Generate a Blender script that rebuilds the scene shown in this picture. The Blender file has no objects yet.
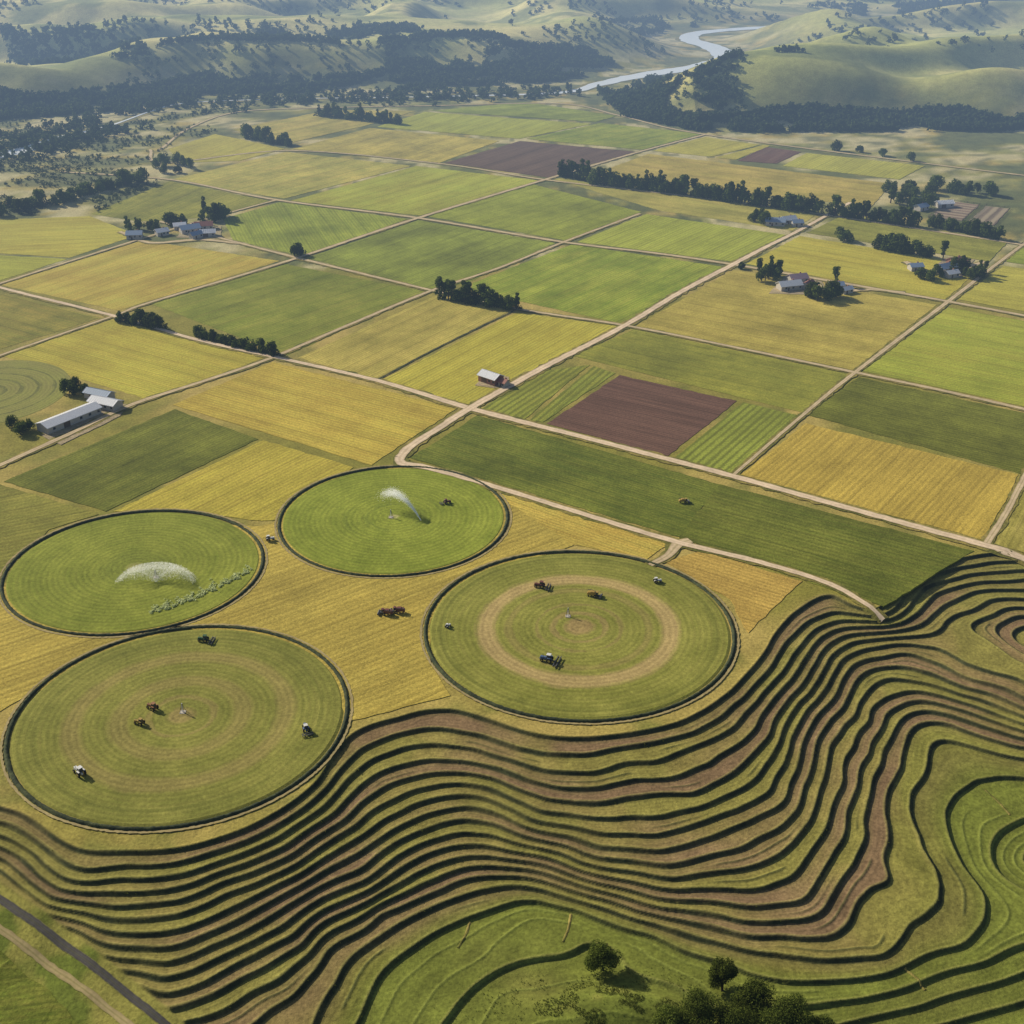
import bpy, bmesh, math, random
import numpy as np
from mathutils import Vector, Matrix
random.seed(7); rng=np.random.default_rng(7)
sc=bpy.context.scene
COL=sc.collection
sc.view_settings.view_transform='Standard'; sc.view_settings.look='None'; sc.view_settings.exposure=0
# ------------------------------------------------------------ camera & survey
F=1300.0; P=math.radians(28.0); H=250.0
cam=bpy.data.cameras.new('camera'); camo=bpy.data.objects.new('camera',cam); COL.objects.link(camo)
cam.sensor_width=36; cam.lens=36*F/1024; cam.clip_start=1; cam.clip_end=30000
camo.location=(0,0,H); camo.rotation_euler=(math.pi/2-P,0,0); sc.camera=camo
sP,cP=math.sin(P),math.cos(P)
def G(px,py,z=0.0):
    """plan position (metres) of a surveyed point lying at height z"""
    px=np.asarray(px,float); py=np.asarray(py,float)
    u=(px-512)/F; v=(py-512)/F
    t=(H-z)/(sP+v*cP)
    return u*t, t*(cP-v*sP)
def Gp(p,z=0.0):
    x,y=G(p[0],p[1],z); return (float(x),float(y))
# ------------------------------------------------------------ light
EL=math.radians(30); az=np.array([-0.81,0.585]); az=az/np.linalg.norm(az)
w=bpy.data.worlds.new('World'); sc.world=w; w.use_nodes=True
nt=w.node_tree; bg=nt.nodes['Background']; sky=nt.nodes.new('ShaderNodeTexSky'); sky.sky_type='NISHITA'
sky.sun_disc=False; sky.sun_elevation=EL; sky.sun_rotation=math.atan2(az[0],az[1]); sky.air_density=1.0; sky.dust_density=2.0
nt.links.new(sky.outputs[0],bg.inputs[0]); bg.inputs[1].default_value=0.08
sl=bpy.data.lights.new('sun','SUN'); sl.energy=5.0; sl.angle=math.radians(0.5); sl.color=(1,0.905,0.72)
so=bpy.data.objects.new('sun',sl); COL.objects.link(so)
so.rotation_euler=Vector((-az[0]*math.cos(EL),-az[1]*math.cos(EL),-math.sin(EL))).to_track_quat('-Z','Y').to_euler()
so.location=(-300,300,400)
# ------------------------------------------------------------ noise
_perm=rng.permutation(4096); _val=rng.random(4096)
def vnoise(x,y):
    xi=np.floor(x).astype(np.int64); yi=np.floor(y).astype(np.int64)
    fx=x-xi; fy=y-yi; fx=fx*fx*(3-2*fx); fy=fy*fy*(3-2*fy)
    def h(a,b): return _val[_perm[(_perm[a&4095]+b)&4095]]
    return (h(xi,yi)*(1-fx)+h(xi+1,yi)*fx)*(1-fy)+(h(xi,yi+1)*(1-fx)+h(xi+1,yi+1)*fx)*fy
def fbm(x,y,o=4):
    a=0.5;s=0;n=0
    for i in range(o):
        s=s+a*vnoise(x+17.3*i,y-9.1*i); n+=a; a*=0.5; x=x*2.03; y=y*2.03
    return s/n
def sstep(a,b,x):
    t=np.clip((x-a)/(b-a),0,1); return t*t*(3-2*t)
def poly_dist(X,Y,pts):
    d=np.full(np.shape(X),1e9)
    for (x0,y0),(x1,y1) in zip(pts[:-1],pts[1:]):
        dx,dy=x1-x0,y1-y0; L=dx*dx+dy*dy+1e-9
        t=np.clip(((X-x0)*dx+(Y-y0)*dy)/L,0,1)
        d=np.minimum(d,np.hypot(X-x0-t*dx,Y-y0-t*dy))
    return d
def inpoly(X,Y,pts):
    r=np.zeros(np.shape(X),bool); n=len(pts)
    for i in range(n):
        x0,y0=pts[i]; x1,y1=pts[(i+1)%n]
        c=((y0>Y)!=(y1>Y))
        xx=(x1-x0)*(Y-y0)/((y1-y0) if abs(y1-y0)>1e-9 else 1e-9)+x0
        r^=c&(X<xx)
    return r
def catmull(pts,step):
    pts=[np.array(p,float) for p in pts]; out=[]
    P0=[2*pts[0]-pts[1]]+pts+[2*pts[-1]-pts[-2]]
    for i in range(1,len(P0)-2):
        a,b,c,d=P0[i-1:i+3]; n=max(1,int(np.linalg.norm((c-b)[:2])/step))
        for k in range(n):
            t=k/n
            out.append(0.5*((2*b)+(c-a)*t+(2*a-5*b+4*c-d)*t*t+(3*b-a-3*c+d)*t**3))
    out.append(pts[-1]); return np.array(out)
# ------------------------------------------------------------ terraces: level field
RS=1.08; STEP=.92
CT=[
(0,[(-60,780),(20,815),(60,842),(120,853),(190,848),(260,824),(320,782),(352,738),(400,720),(450,710),(520,732),(600,739),(680,724),(732,692),(768,650),(800,612),(835,597),(872,612),(888,600),(905,578),(950,562),(1050,552)]),
(2,[(-60,822),(40,866),(110,880),(200,872),(280,843),(350,785),(420,748),(500,762),(600,770),(690,754),(750,712),(790,665),(825,630),(868,622),(905,612),(925,592),(970,578),(1050,572)]),
(4,[(-60,850),(50,900),(130,910),(220,892),(310,850),(400,792),(460,779),(520,796),(610,807),(700,792),(765,745),(803,690),(840,645),(880,634),(925,628),(945,610),(985,595),(1050,590)]),
(5,[(955,630),(985,611),(1050,602),(985,652),(1050,682)]),
(6,[(-60,866),(50,920),(130,940),(230,915),(330,866),(420,814),(480,803),(550,830),(620,844),(710,832),(785,780),(818,710),(852,662),(895,648),(945,658),(1050,700),(985,628),(1050,616),(1010,650),(1050,668)]),
(8,[(-60,882),(20,923),(85,958),(150,970),(220,950),(290,915),(360,878),(440,838),(510,836),(580,862),(650,874),(740,866),(808,815),(832,740),(862,690),(905,674),(960,692),(1050,722),(1025,640),(1060,632),(1060,650)]),
(10,[(-60,900),(40,950),(100,988),(160,1006),(225,985),(300,945),(370,902),(450,861),(520,859),(600,884),(660,900),(750,906),(832,862),(858,780),(882,722),(920,699),(970,710),(1050,736)]),
(12,[(40,965),(110,1012),(160,1040),(225,1036),(270,1000),(325,950),(380,914),(450,884),(530,878),(600,900),(680,922),(770,937),(860,912),(892,850),(888,790),(907,740),(945,724),(1050,750)]),
(13,[(300,1050),(338,985),(392,932),(460,898),(540,891),(620,917),(700,942),(790,962),(880,956),(938,920),(940,870),(915,810),(930,765),(980,748),(1050,764)]),
(14,[(345,1050),(382,985),(435,936),(500,914),(575,912),(650,938),(720,966),(800,986),(900,972),(965,950),(990,915),(975,880),(955,830),(975,792),(1050,785)]),
(14.5,[(398,1060),(425,1000),(480,958),(560,940),(640,962),(720,998)]),
(15,[(1050,820),(1003,840),(1003,872),(1050,900),(820,1010),(900,995),(960,975),(1050,945),(440,1050),(500,990),(570,970)]),
(15.3,[(520,1030),(600,1010),(660,1020)]),
(16,[(830,1035),(900,1018),(970,1000),(1050,972),(1050,848),(1032,860)]),
(17,[(880,1050),(970,1030),(1050,1005),(1080,860)]),
(-2,[(-40,700),(345,690),(425,665),(740,620),(770,575),(880,570),(1040,528)]),
(-6,[(181,728),(579,640),(135,573),(394,520),(850,520),(1100,480)]),
]
cx=[];cy=[];cs=[]
for L,pts in CT:
    L=L*RS
    z=-STEP*(L+0.5) if L>=0 else 0
    for p in pts:
        x,y=G(p[0],p[1],z); cx.append(float(x)); cy.append(float(y)); cs.append(L)
cx=np.array(cx)/100;cy=np.array(cy)/100;cs=np.array(cs,float); n=len(cx)
def K(r2): return 0.5*r2*np.log(r2+1e-12)
A=np.zeros((n+3,n+3)); A[:n,:n]=K((cx[:,None]-cx)**2+(cy[:,None]-cy)**2)+np.eye(n)*1.2e-3
A[:n,n]=1;A[:n,n+1]=cx;A[:n,n+2]=cy;A[n:,:n]=A[:n,n:].T
sol=np.linalg.solve(A,np.concatenate([cs,[0,0,0]]))
TX0,TX1,TY0,TY1=-215.,265.,150.,520.
gx=np.arange(TX0,TX1+1,1.5); gy=np.arange(TY0,TY1+1,1.5)
GX,GY=np.meshgrid(gx,gy)
S=np.zeros(GX.shape)
for j in range(GX.shape[0]):
    r2=(GX[j][:,None]/100-cx)**2+(GY[j][:,None]/100-cy)**2
    S[j]=K(r2)@sol[:n]+sol[n]+sol[n+1]*GX[j]/100+sol[n+2]*GY[j]/100
S+= ((fbm(GX/19,GY/19,2)-0.5)*1.05+(fbm(GX/8+40,GY/8,2)-0.5)*0.16)*sstep(-1,2,S)*(1-0.75*sstep(13.4,14.6,S))
S=np.clip(S,-8,18.9)
SGy,SGx=np.gradient(S,1.5)
SG=np.hypot(SGx,SGy)
def bil(M,x,y):
    fx=np.clip((x-TX0)/1.5,0,len(gx)-1.001); fy=np.clip((y-TY0)/1.5,0,len(gy)-1.001)
    i=fx.astype(int); j=fy.astype(int); a=fx-i; b=fy-j
    return (M[j,i]*(1-a)+M[j,i+1]*a)*(1-b)+(M[j+1,i]*(1-a)+M[j+1,i+1]*a)*b
LOWZ=-STEP*11.0
trk=[Gp(p,LOWZ) for p in [(-120,828),(0,906),(60,946),(120,988),(180,1032),(280,1105)]]
MND=Gp((610,1018),-STEP*16.5)
RIVER=[(-160,178),(-60,166),(20,151),(60,138),(110,126),(150,112),(190,103),(300,99),(430,97),(560,93),(600,84),(650,74),(700,67),(727,58),(712,47),(690,40),(700,33),(760,28),(850,24),(940,18),(1060,10),(1200,4)]
RW=[20,20,17,8,3,2.5,2.5,2.5,3,8,15,21,25,27,26,22,19,17,15,15,15,15]
riv=[Gp(p) for p in RIVER]
FRONT=[(-500,120),(-200,118),(0,117),(100,111),(190,97),(260,94),(400,92),(500,90),(575,88),(600,98),(630,116),(700,131),(850,131),(1024,129),(1300,129),(1700,129)]
fr=np.array([Gp(p) for p in FRONT])
def hillz(xf,yf):
    fy_=np.interp(xf,fr[:,0],fr[:,1])
    m=sstep(0,130,yf-fy_+50*(fbm(xf/90,yf/90,2)-0.5))
    rd=poly_dist(xf,yf,riv); m=m*sstep(30,180,rd)
    rg=1-np.abs(2*fbm(xf/300+6,yf/170+2,2)-1)
    hh=m*(3+18*sstep(0.25,0.75,fbm(xf/280+3.1,yf/190+1.7,2))+27*sstep(.5,.95,rg))+m*15*np.abs(fbm(xf/110,yf/95,2)-0.5)
    hh=hh+m*sstep(2300,4500,yf)*(60+120*fbm(xf/900,yf/900,3))
    return m,hh
def parts(x,y):
    x=np.asarray(x,float); y=np.asarray(y,float)
    s=bil(S,x,y); g=np.maximum(bil(SG,x,y),1e-3)
    s=np.where(y>=TY1,-8,s)
    k=np.round(s); d=(s-k)/g
    nz=vnoise(x/11.0+k*3.7,y/11.0)
    ww=np.minimum(0.50,0.14/g)*(0.65+0.7*nz)*(1-.3*sstep(14.3,15,s))
    rz=sstep(-1,1,d/ww)
    st=-STEP*(k+rz)
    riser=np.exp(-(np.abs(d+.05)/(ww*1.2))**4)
    lip=np.exp(-((d+ww+0.40)/0.36)**2)*np.minimum(1,0.4/g/1.5)
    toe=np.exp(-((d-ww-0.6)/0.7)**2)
    # low intermediate banks that split wider terraces for part of their length
    f5=np.floor(s); d5=(s-f5-0.5)/g
    m5=(s>0)&(s<15)
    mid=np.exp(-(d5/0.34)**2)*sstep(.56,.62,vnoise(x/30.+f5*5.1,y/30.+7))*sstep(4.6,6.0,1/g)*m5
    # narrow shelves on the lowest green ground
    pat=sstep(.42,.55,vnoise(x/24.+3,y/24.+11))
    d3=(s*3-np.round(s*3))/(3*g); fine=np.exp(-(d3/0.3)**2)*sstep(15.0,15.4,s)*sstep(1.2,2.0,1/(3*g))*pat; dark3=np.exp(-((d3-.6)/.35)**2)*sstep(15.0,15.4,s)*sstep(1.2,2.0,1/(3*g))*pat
    st=np.where(k<0,0,st)
    riser=np.where(k>=0,riser,0); lip=np.where(k>=0,lip,0); toe=np.where(k>=0,toe,0)
    td=poly_dist(x,y,trk)
    tx=np.array([p[0] for p in trk]); ty=np.array([p[1] for p in trk])
    below=y<np.interp(x,tx,ty)
    sm=np.where(below,1.0,1-sstep(2.6,3.6,td)); sm=np.where(x>trk[-1][0]+5,0,sm)
    smz=-STEP*np.clip(s+0.5,0,30)
    z=st*(1-sm)+smz*sm + (lip*0.15+mid*.3+fine*.2)*(1-sm)
    riser=riser*(1-sm); lip=lip*(1-sm); mid=mid*(1-sm)
    md=np.exp(-(((x-MND[0])/21)**2+((y-MND[1])/9)**2))
    z=z+md*5.0
    hm=np.zeros(x.shape); hz=np.zeros(x.shape)
    far=y>1000
    if np.any(far):
        hm[far],hz[far]=hillz(x[far],y[far])
    z=z+hz
    return z,s,riser,lip,sm,md,hm,toe,mid,fine,dark3
def TH(x,y):
    x=np.atleast_1d(np.asarray(x,float)); y=np.atleast_1d(np.asarray(y,float))
    return parts(x,y)[0]
def hit(px,py,it=8):
    px=np.atleast_1d(np.asarray(px,float)); py=np.atleast_1d(np.asarray(py,float))
    z=np.zeros(px.shape)
    for i in range(it):
        x,y=G(px,py,z); z=0.4*z+0.6*TH(x,y)
    return x,y,TH(x,y)
# ------------------------------------------------------------ material tools
class N:
    def __init__(s,name):
        s.m=bpy.data.materials.new(name); s.m.use_nodes=True; s.t=s.m.node_tree
        for n_ in list(s.t.nodes): s.t.nodes.remove(n_)
        s.out=s.t.nodes.new('ShaderNodeOutputMaterial'); s.b=s.t.nodes.new('ShaderNodeBsdfPrincipled')
        s.b.inputs['Roughness'].default_value=0.9
        s.b.inputs['Specular IOR Level'].default_value=0.1
        s.pos=s.t.nodes.new('ShaderNodeNewGeometry').outputs['Position']
    def n(s,t,**kw):
        nd=s.t.nodes.new(t)
        for k,v in kw.items(): setattr(nd,k,v)
        return nd
    def l(s,a,b): s.t.links.new(a,b)
    def math(s,op,a,b=None,c=None,clamp=False):
        nd=s.n('ShaderNodeMath',operation=op); nd.use_clamp=clamp
        for i,v in enumerate((a,b,c)):
            if v is None: continue
            if isinstance(v,(int,float)): nd.inputs[i].default_value=v
            else: s.l(v,nd.inputs[i])
        return nd.outputs[0]
    def noise(s,vec,scale,detail=3,rough=0.6):
        nd=s.n('ShaderNodeTexNoise'); nd.inputs['Scale'].default_value=scale; nd.inputs['Detail'].default_value=detail; nd.inputs['Roughness'].default_value=rough
        s.l(vec,nd.inputs['Vector']); return nd.outputs['Fac']
    def mapv(s,vec,rot=0,scale=(1,1,1),loc=(0,0,0)):
        nd=s.n('ShaderNodeMapping'); nd.inputs['Rotation'].default_value=(0,0,rot); nd.inputs['Scale'].default_value=scale; nd.inputs['Location'].default_value=loc
        s.l(vec,nd.inputs['Vector']); return nd.outputs[0]
    def rng(s,v,a,b,c,d):
        nd=s.n('ShaderNodeMapRange'); s.l(v,nd.inputs[0])
        for i,q in enumerate((a,b,c,d)): nd.inputs[i+1].default_value=q
        return nd.outputs[0]
    def mix(s,f,a,b,mode='MIX'):
        nd=s.n('ShaderNodeMix',data_type='RGBA',blend_type=mode)
        if isinstance(f,(int,float)): nd.inputs[0].default_value=f
        else: s.l(f,nd.inputs[0])
        for i,v in ((6,a),(7,b)):
            if isinstance(v,(tuple,list)): nd.inputs[i].default_value=(v[0],v[1],v[2],1)
            else: s.l(v,nd.inputs[i])
        return nd.outputs[2]
    def mulv(s,colr,v):
        nd=s.n('ShaderNodeVectorMath',operation='SCALE'); s.l(colr,nd.inputs[0]); s.l(v,nd.inputs['Scale']); return nd.outputs[0]
    def bump(s,h,dist=0.3,strength=0.6):
        nd=s.n('ShaderNodeBump'); nd.inputs['Distance'].default_value=dist; nd.inputs['Strength'].default_value=strength
        s.l(h,nd.inputs['Height']); s.l(nd.outputs[0],s.b.inputs['Normal'])
    def done(s,colr=None,shader=None):
        if colr is not None:
            if isinstance(colr,(tuple,list)): s.b.inputs['Base Color'].default_value=(*colr[:3],1)
            else: s.l(colr,s.b.inputs['Base Color'])
        # distance haze painted into the material: blue glow mixed in by distance from origin
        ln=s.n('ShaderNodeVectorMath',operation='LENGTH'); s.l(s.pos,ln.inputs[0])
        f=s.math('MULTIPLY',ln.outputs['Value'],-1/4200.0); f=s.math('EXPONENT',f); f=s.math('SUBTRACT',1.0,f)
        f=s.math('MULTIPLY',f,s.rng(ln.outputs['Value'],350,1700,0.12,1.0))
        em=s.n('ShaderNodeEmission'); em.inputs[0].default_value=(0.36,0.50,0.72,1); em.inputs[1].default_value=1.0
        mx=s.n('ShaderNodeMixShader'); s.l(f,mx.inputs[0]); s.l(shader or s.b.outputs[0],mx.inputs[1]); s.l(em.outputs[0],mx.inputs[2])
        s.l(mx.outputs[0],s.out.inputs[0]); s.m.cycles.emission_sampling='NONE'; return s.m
def simple(name,colr,rough=0.6,spec=0.3,metal=0.0,var=0.12,scale=2.0):
    m=N(name); g=m.noise(m.pos,scale,3); c=m.mulv(m.mix(0.0,colr,colr),m.rng(g,0.3,0.7,1-var,1+var))
    m.b.inputs['Roughness'].default_value=rough; m.b.inputs['Specular IOR Level'].default_value=spec; m.b.inputs['Metallic'].default_value=metal
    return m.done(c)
def link(o,parent=None,mat=None):
    COL.objects.link(o)
    if parent: o.parent=parent
    if mat is not None and o.type=='MESH':
        for mm in (mat if isinstance(mat,(list,tuple)) else [mat]): o.data.materials.append(mm)
    return o
def npmesh(name,V,Q,smooth=False):
    V=np.asarray(V,np.float32); Q=np.asarray(Q,np.int32); me=bpy.data.meshes.new(name)
    me.vertices.add(len(V)); me.vertices.foreach_set('co',V.ravel())
    k=Q.shape[1]; me.loops.add(Q.size); me.loops.foreach_set('vertex_index',Q.ravel())
    me.polygons.add(len(Q)); me.polygons.foreach_set('loop_start',np.arange(0,Q.size,k,dtype=np.int32))
    me.polygons.foreach_set('use_smooth',np.full(len(Q),smooth)); me.update(calc_edges=True); return me
def meta(o,label=None,cat=None,group=None,kind=None):
    if label:o['label']=label
    if cat:o['category']=cat
    if group:o['group']=group
    if kind:o['kind']=kind
    return o
# ------------------------------------------------------------ woodland positions
WOODS=[([(-60,94),(190,86),(207,103),(100,113),(-60,125)],.36),([(120,72),(230,60),(330,62),(430,74),(445,90),(200,95),(150,88)],.36),([(380,52),(480,44),(585,48),(615,64),(565,82),(450,87),(400,76)],.38),
([(598,92),(640,86),(690,100),(760,102),(800,106),(1060,104),(1060,129),(860,132),(700,132),(625,117)],.33),([(640,78),(700,84),(800,84),(800,96),(720,98),(650,90)],.43),([(590,22),(690,18),(700,26),(640,36)],.45),([(820,6),(1060,0),(1060,12),(860,16)],.48),([(0,48),(140,44),(150,56),(20,62)],.44),([(250,30),(420,26),(430,38),(280,42)],.44)]
wpts=[]
for wi,(pl,thr) in enumerate(WOODS):
    pl_=np.array(pl); b0=pl_.min(0);b1=pl_.max(0); area=(b1-b0)[0]*(b1-b0)[1]; k=int(area*.5)
    qx=rng.uniform(b0[0],b1[0],k);qy=rng.uniform(b0[1],b1[1],k); ins=inpoly(qx,qy,[tuple(q) for q in pl]); ed=fbm(qx/34+wi*7,qy/9,3)
    ok=ins&(ed>thr); x,y,z=hit(qx[ok],qy[ok]); g_=poly_dist(x,y,riv)>22; wpts.append(np.stack([x[g_],y[g_],z[g_]],1))
k=1500; i_=rng.integers(0,9,k); t_=rng.random(k); ra=np.array(riv); q=ra[i_]*(1-t_)[:,None]+ra[i_+1]*t_[:,None]+rng.normal(size=(k,2))*np.array([24,18])
ok=(poly_dist(q[:,0],q[:,1],riv)>np.where(q[:,0]<-440,13,4))&((fbm(q[:,0]/60,q[:,1]/60,2)>.46)|(q[:,0]>-300)); q=q[ok]; wpts.append(np.column_stack([q,TH(q[:,0],q[:,1])]))
def scarp(x,y): return hillz(x,y+14)[1]-hillz(x,y-14)[1]
k=28000; qx=rng.uniform(-1100,1200,k); qy=rng.uniform(1420,3200,k)
ok=(scarp(qx,qy)>3.2)&(fbm(qx/170+2,qy/110+5,2)>.47)&(poly_dist(qx,qy,riv)>26); wpts.append(np.column_stack([qx[ok],qy[ok],TH(qx[ok],qy[ok])]))
k=90; qx=rng.uniform(-1000,1100,k); qy=rng.uniform(1400,2600,k); ok=(poly_dist(qx,qy,riv)>40)&(qy>np.interp(qx,fr[:,0],fr[:,1])+60); wpts.append(np.column_stack([qx[ok],qy[ok],TH(qx[ok],qy[ok])]))
wpts=np.concatenate(wpts); print('WOOD',len(wpts))
# ------------------------------------------------------------ ground sheet
def spacing(segs):
    out=[segs[0][0]]
    for a,b,s in segs:
        n_=max(1,int(round((b-a)/s))); out+=list(a+(b-a)*(np.arange(n_)+1)/n_)
    return np.array(out)
xs=spacing([(-9000,-3000,300),(-3000,-1100,25),(-1100,-160,8),(-160,210,0.38),(210,1100,9),(1100,3000,25),(3000,9000,300)])
ys=spacing([(-1500,100,100),(100,190,4),(190,448,0.38),(448,1100,9),(1100,2400,7),(2400,4000,40),(4000,12000,300)])
X,Y=np.meshgrid(xs,ys); shp=X.shape; X=X.ravel();Y=Y.ravel()
Z,s_,riser,lip,sm,md,hm,toe,mid,fine,dark3=parts(X,Y)
def C(a): return np.array(a,float)
def mixc(a,b,f): return a*(1-f[:,None])+b*f[:,None]
one=np.ones((len(X),1))
n1=fbm(X/60,Y/60,4); n2=fbm(X/14+50,Y/14,3); n3=fbm(X/5+9,Y/5+4,3)
col=mixc(C([.23,.21,.04])*one,C([.40,.31,.09])*one,sstep(.35,.65,n1))
col=mixc(col,C([.13,.15,.03])*one,0.6*sstep(.5,.75,n2))
fpz=(Y>800)*(1-hm)
fpn=fbm(X/40+8,Y/26+2,4); fpm=vnoise(X/9.3,Y/9.3)
col=mixc(col,C([.26,.26,.09])*one,0.8*fpz*sstep(.3,.6,n2))
col=mixc(col,C([.10,.12,.045])*one,0.85*fpz*sstep(.48,.56,fpn)); col=mixc(col,C([.50,.44,.24])*one,0.75*fpz*sstep(.44,.36,fpn))
col=mixc(col,C([.08,.10,.04])*one,0.7*fpz*sstep(.62,.8,fpm))
hc=mixc(C([.37,.38,.11])*one,C([.56,.50,.19])*one,sstep(.35,.65,fbm(X/120+5,Y/90,4)))
hc=mixc(hc,C([.17,.20,.06])*one,0.8*sstep(.52,.62,fbm(X/60+15,Y/35,4)))
col=mixc(col,hc,hm)
kk=np.floor(s_).astype(int); tv=_val[(kk*37+11)&4095]; tv2=vnoise(X/26.+kk*9.3,Y/26.)
tr=mixc(C([.235,.155,.080])*one,C([.235,.195,.055])*one,sstep(.35,.62,0.45*fbm(X/38+3,Y/38,3)+0.25*tv+.3*tv2))
green=np.clip(sstep(12.9,14.9,s_+2*(n1-.5))+0.5*sstep(.56,.70,tv2)*(.4+.8*tv)+.5*sstep(90,150,X)*sstep(3.5,1,s_),0,1)
tr=mixc(tr,C([.17,.175,.032])*one,green*0.75)
tr=mixc(tr,C([.145,.165,.028])*one,sstep(14.3,15.2,s_)*sstep(.2,.5,n1+0.15*tv))
tr=tr*(0.80+0.40*n3)[:,None]*(.82+.22*tv+.18*tv2)[:,None]
act=sstep(-.25,.0,s_)
col=mixc(col,tr,act)
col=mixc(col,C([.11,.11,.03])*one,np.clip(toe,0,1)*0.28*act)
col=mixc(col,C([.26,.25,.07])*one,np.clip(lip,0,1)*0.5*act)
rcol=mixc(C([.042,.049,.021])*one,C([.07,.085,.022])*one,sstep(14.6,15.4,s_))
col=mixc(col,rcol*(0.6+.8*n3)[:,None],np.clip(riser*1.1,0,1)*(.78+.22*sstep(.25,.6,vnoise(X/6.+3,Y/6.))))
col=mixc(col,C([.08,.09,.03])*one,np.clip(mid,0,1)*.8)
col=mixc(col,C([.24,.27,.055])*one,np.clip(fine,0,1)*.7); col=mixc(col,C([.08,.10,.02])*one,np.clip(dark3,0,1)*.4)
grs=mixc(C([.13,.16,.025])*one,C([.28,.26,.06])*one,sstep(.4,.6,n2))
col=mixc(col,grs,np.clip(sm*act+0.6*sstep(.35,.7,md),0,1))
ny,nx=shp; idx=np.arange(nx*ny).reshape(ny,nx)
Q=np.stack([idx[:-1,:-1],idx[:-1,1:],idx[1:,1:],idx[1:,:-1]],-1).reshape(-1,4)
me=npmesh('ground',np.stack([X,Y,Z],1),Q,True)
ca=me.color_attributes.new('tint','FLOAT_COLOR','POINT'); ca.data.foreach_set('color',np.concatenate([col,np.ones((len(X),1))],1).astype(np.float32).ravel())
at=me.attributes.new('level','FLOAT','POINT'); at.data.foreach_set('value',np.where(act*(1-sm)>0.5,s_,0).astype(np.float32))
ground=bpy.data.objects.new('ground',me)
m=N('ground_soil_grass')
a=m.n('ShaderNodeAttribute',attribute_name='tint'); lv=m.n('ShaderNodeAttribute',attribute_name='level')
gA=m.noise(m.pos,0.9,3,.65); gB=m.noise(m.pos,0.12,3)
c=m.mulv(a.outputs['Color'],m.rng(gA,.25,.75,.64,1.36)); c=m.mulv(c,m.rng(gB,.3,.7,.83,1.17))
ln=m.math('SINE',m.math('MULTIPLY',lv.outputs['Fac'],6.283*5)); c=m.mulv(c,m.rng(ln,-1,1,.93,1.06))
m.bump(gA,0.4,0.5)
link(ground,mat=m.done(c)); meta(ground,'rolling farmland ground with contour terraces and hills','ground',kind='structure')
# ------------------------------------------------------------ strips (roads, river)
def strip(name,pts,widths,zoff,mat,step=3.0,rag=0.0,label=None,cat='road',zfun=True,crown=0.0):
    if not hasattr(widths,'__len__'): widths=[widths]*len(pts)
    c=catmull([(p[0],p[1],wd) for p,wd in zip(pts,widths)],step)
    xy=c[:,:2]; wd=np.maximum(c[:,2],.5)/2
    t=np.gradient(xy,axis=0); t/=np.linalg.norm(t,axis=1)[:,None]+1e-9; nr=np.stack([-t[:,1],t[:,0]],1)
    cols=[-1,-.5,0,.5,1]; V=[];
    jl=1+rag*(rng.random(len(xy))-.5); jr=1+rag*(rng.random(len(xy))-.5)
    for q in cols:
        j=jl if q<0 else jr
        pp=xy+nr*(q*wd*j)[:,None]; z=TH(pp[:,0],pp[:,1]) if zfun else np.zeros(len(pp))
        V.append(np.stack([pp[:,0],pp[:,1],z+zoff+crown*(1-abs(q))],1))
    V=np.stack(V,1); n_=len(xy); id_=np.arange(n_*5).reshape(n_,5)
    Q=np.stack([id_[:-1,1:],id_[:-1,:-1],id_[1:,:-1],id_[1:,1:]],-1).reshape(-1,4)
    me=npmesh(name,V.reshape(-1,3),Q,True)
    ua=me.attributes.new('across','FLOAT','POINT'); ua.data.foreach_set('value',np.tile(np.array(cols,np.float32),n_))
    o=bpy.data.objects.new(name,me); link(o,mat=mat); meta(o,label,cat,kind='structure'); return o
def dirt(name,base,rut,grassy):
    m=N(name); a=m.n('ShaderNodeAttribute',attribute_name='across').outputs['Fac']
    g=m.noise(m.pos,.8,3); g2=m.noise(m.pos,.1,3)
    ab=m.math('ABSOLUTE',a); r=m.math('ABSOLUTE',m.math('SUBTRACT',ab,0.42)); rf=m.rng(r,0.05,0.28,1,0)
    c=m.mix(m.math('MULTIPLY',rf,.6),base,rut); c=m.mix(m.math('MULTIPLY',m.rng(ab,0.0,.22,1,0),grassy),c,(.2,.2,.06))
    e=m.rng(m.math('ADD',ab,m.math('MULTIPLY',g,.5)),1.05,1.35,0,1); c=m.mix(e,c,(.22,.21,.07))
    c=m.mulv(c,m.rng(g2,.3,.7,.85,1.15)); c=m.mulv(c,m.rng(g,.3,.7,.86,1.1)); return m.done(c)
M_road=dirt('pale_dirt_road',(.62,.48,.33),(.74,.60,.43),.1)
M_track=dirt('farm_track',(.50,.39,.24),(.60,.48,.31),.4)
M_rim_track=dirt('dull_field_edge_track',(.34,.27,.13),(.40,.32,.16),.5)
M_asph=dirt('old_asphalt_track',(.075,.07,.065),(.10,.095,.09),.2)
m=N('verge_grass'); g=m.noise(m.pos,.6,3); g2=m.noise(m.pos,.07,3)
c=m.mix(m.rng(g2,.35,.65,0,1),(.11,.12,.025),(.30,.24,.07)); c=m.mulv(c,m.rng(g,.3,.7,.65,1.3)); m.bump(g,.5,.6); M_verge=m.done(c)
m=N('hedge_dark_grass'); g=m.noise(m.pos,1.5,3); M_hedge=m.done(m.mulv(m.mix(m.rng(m.noise(m.pos,.3,3),.4,.6,0,1),(.032,.042,.026),(.06,.072,.034)),m.rng(g,.3,.7,.6,1.5)))
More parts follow.
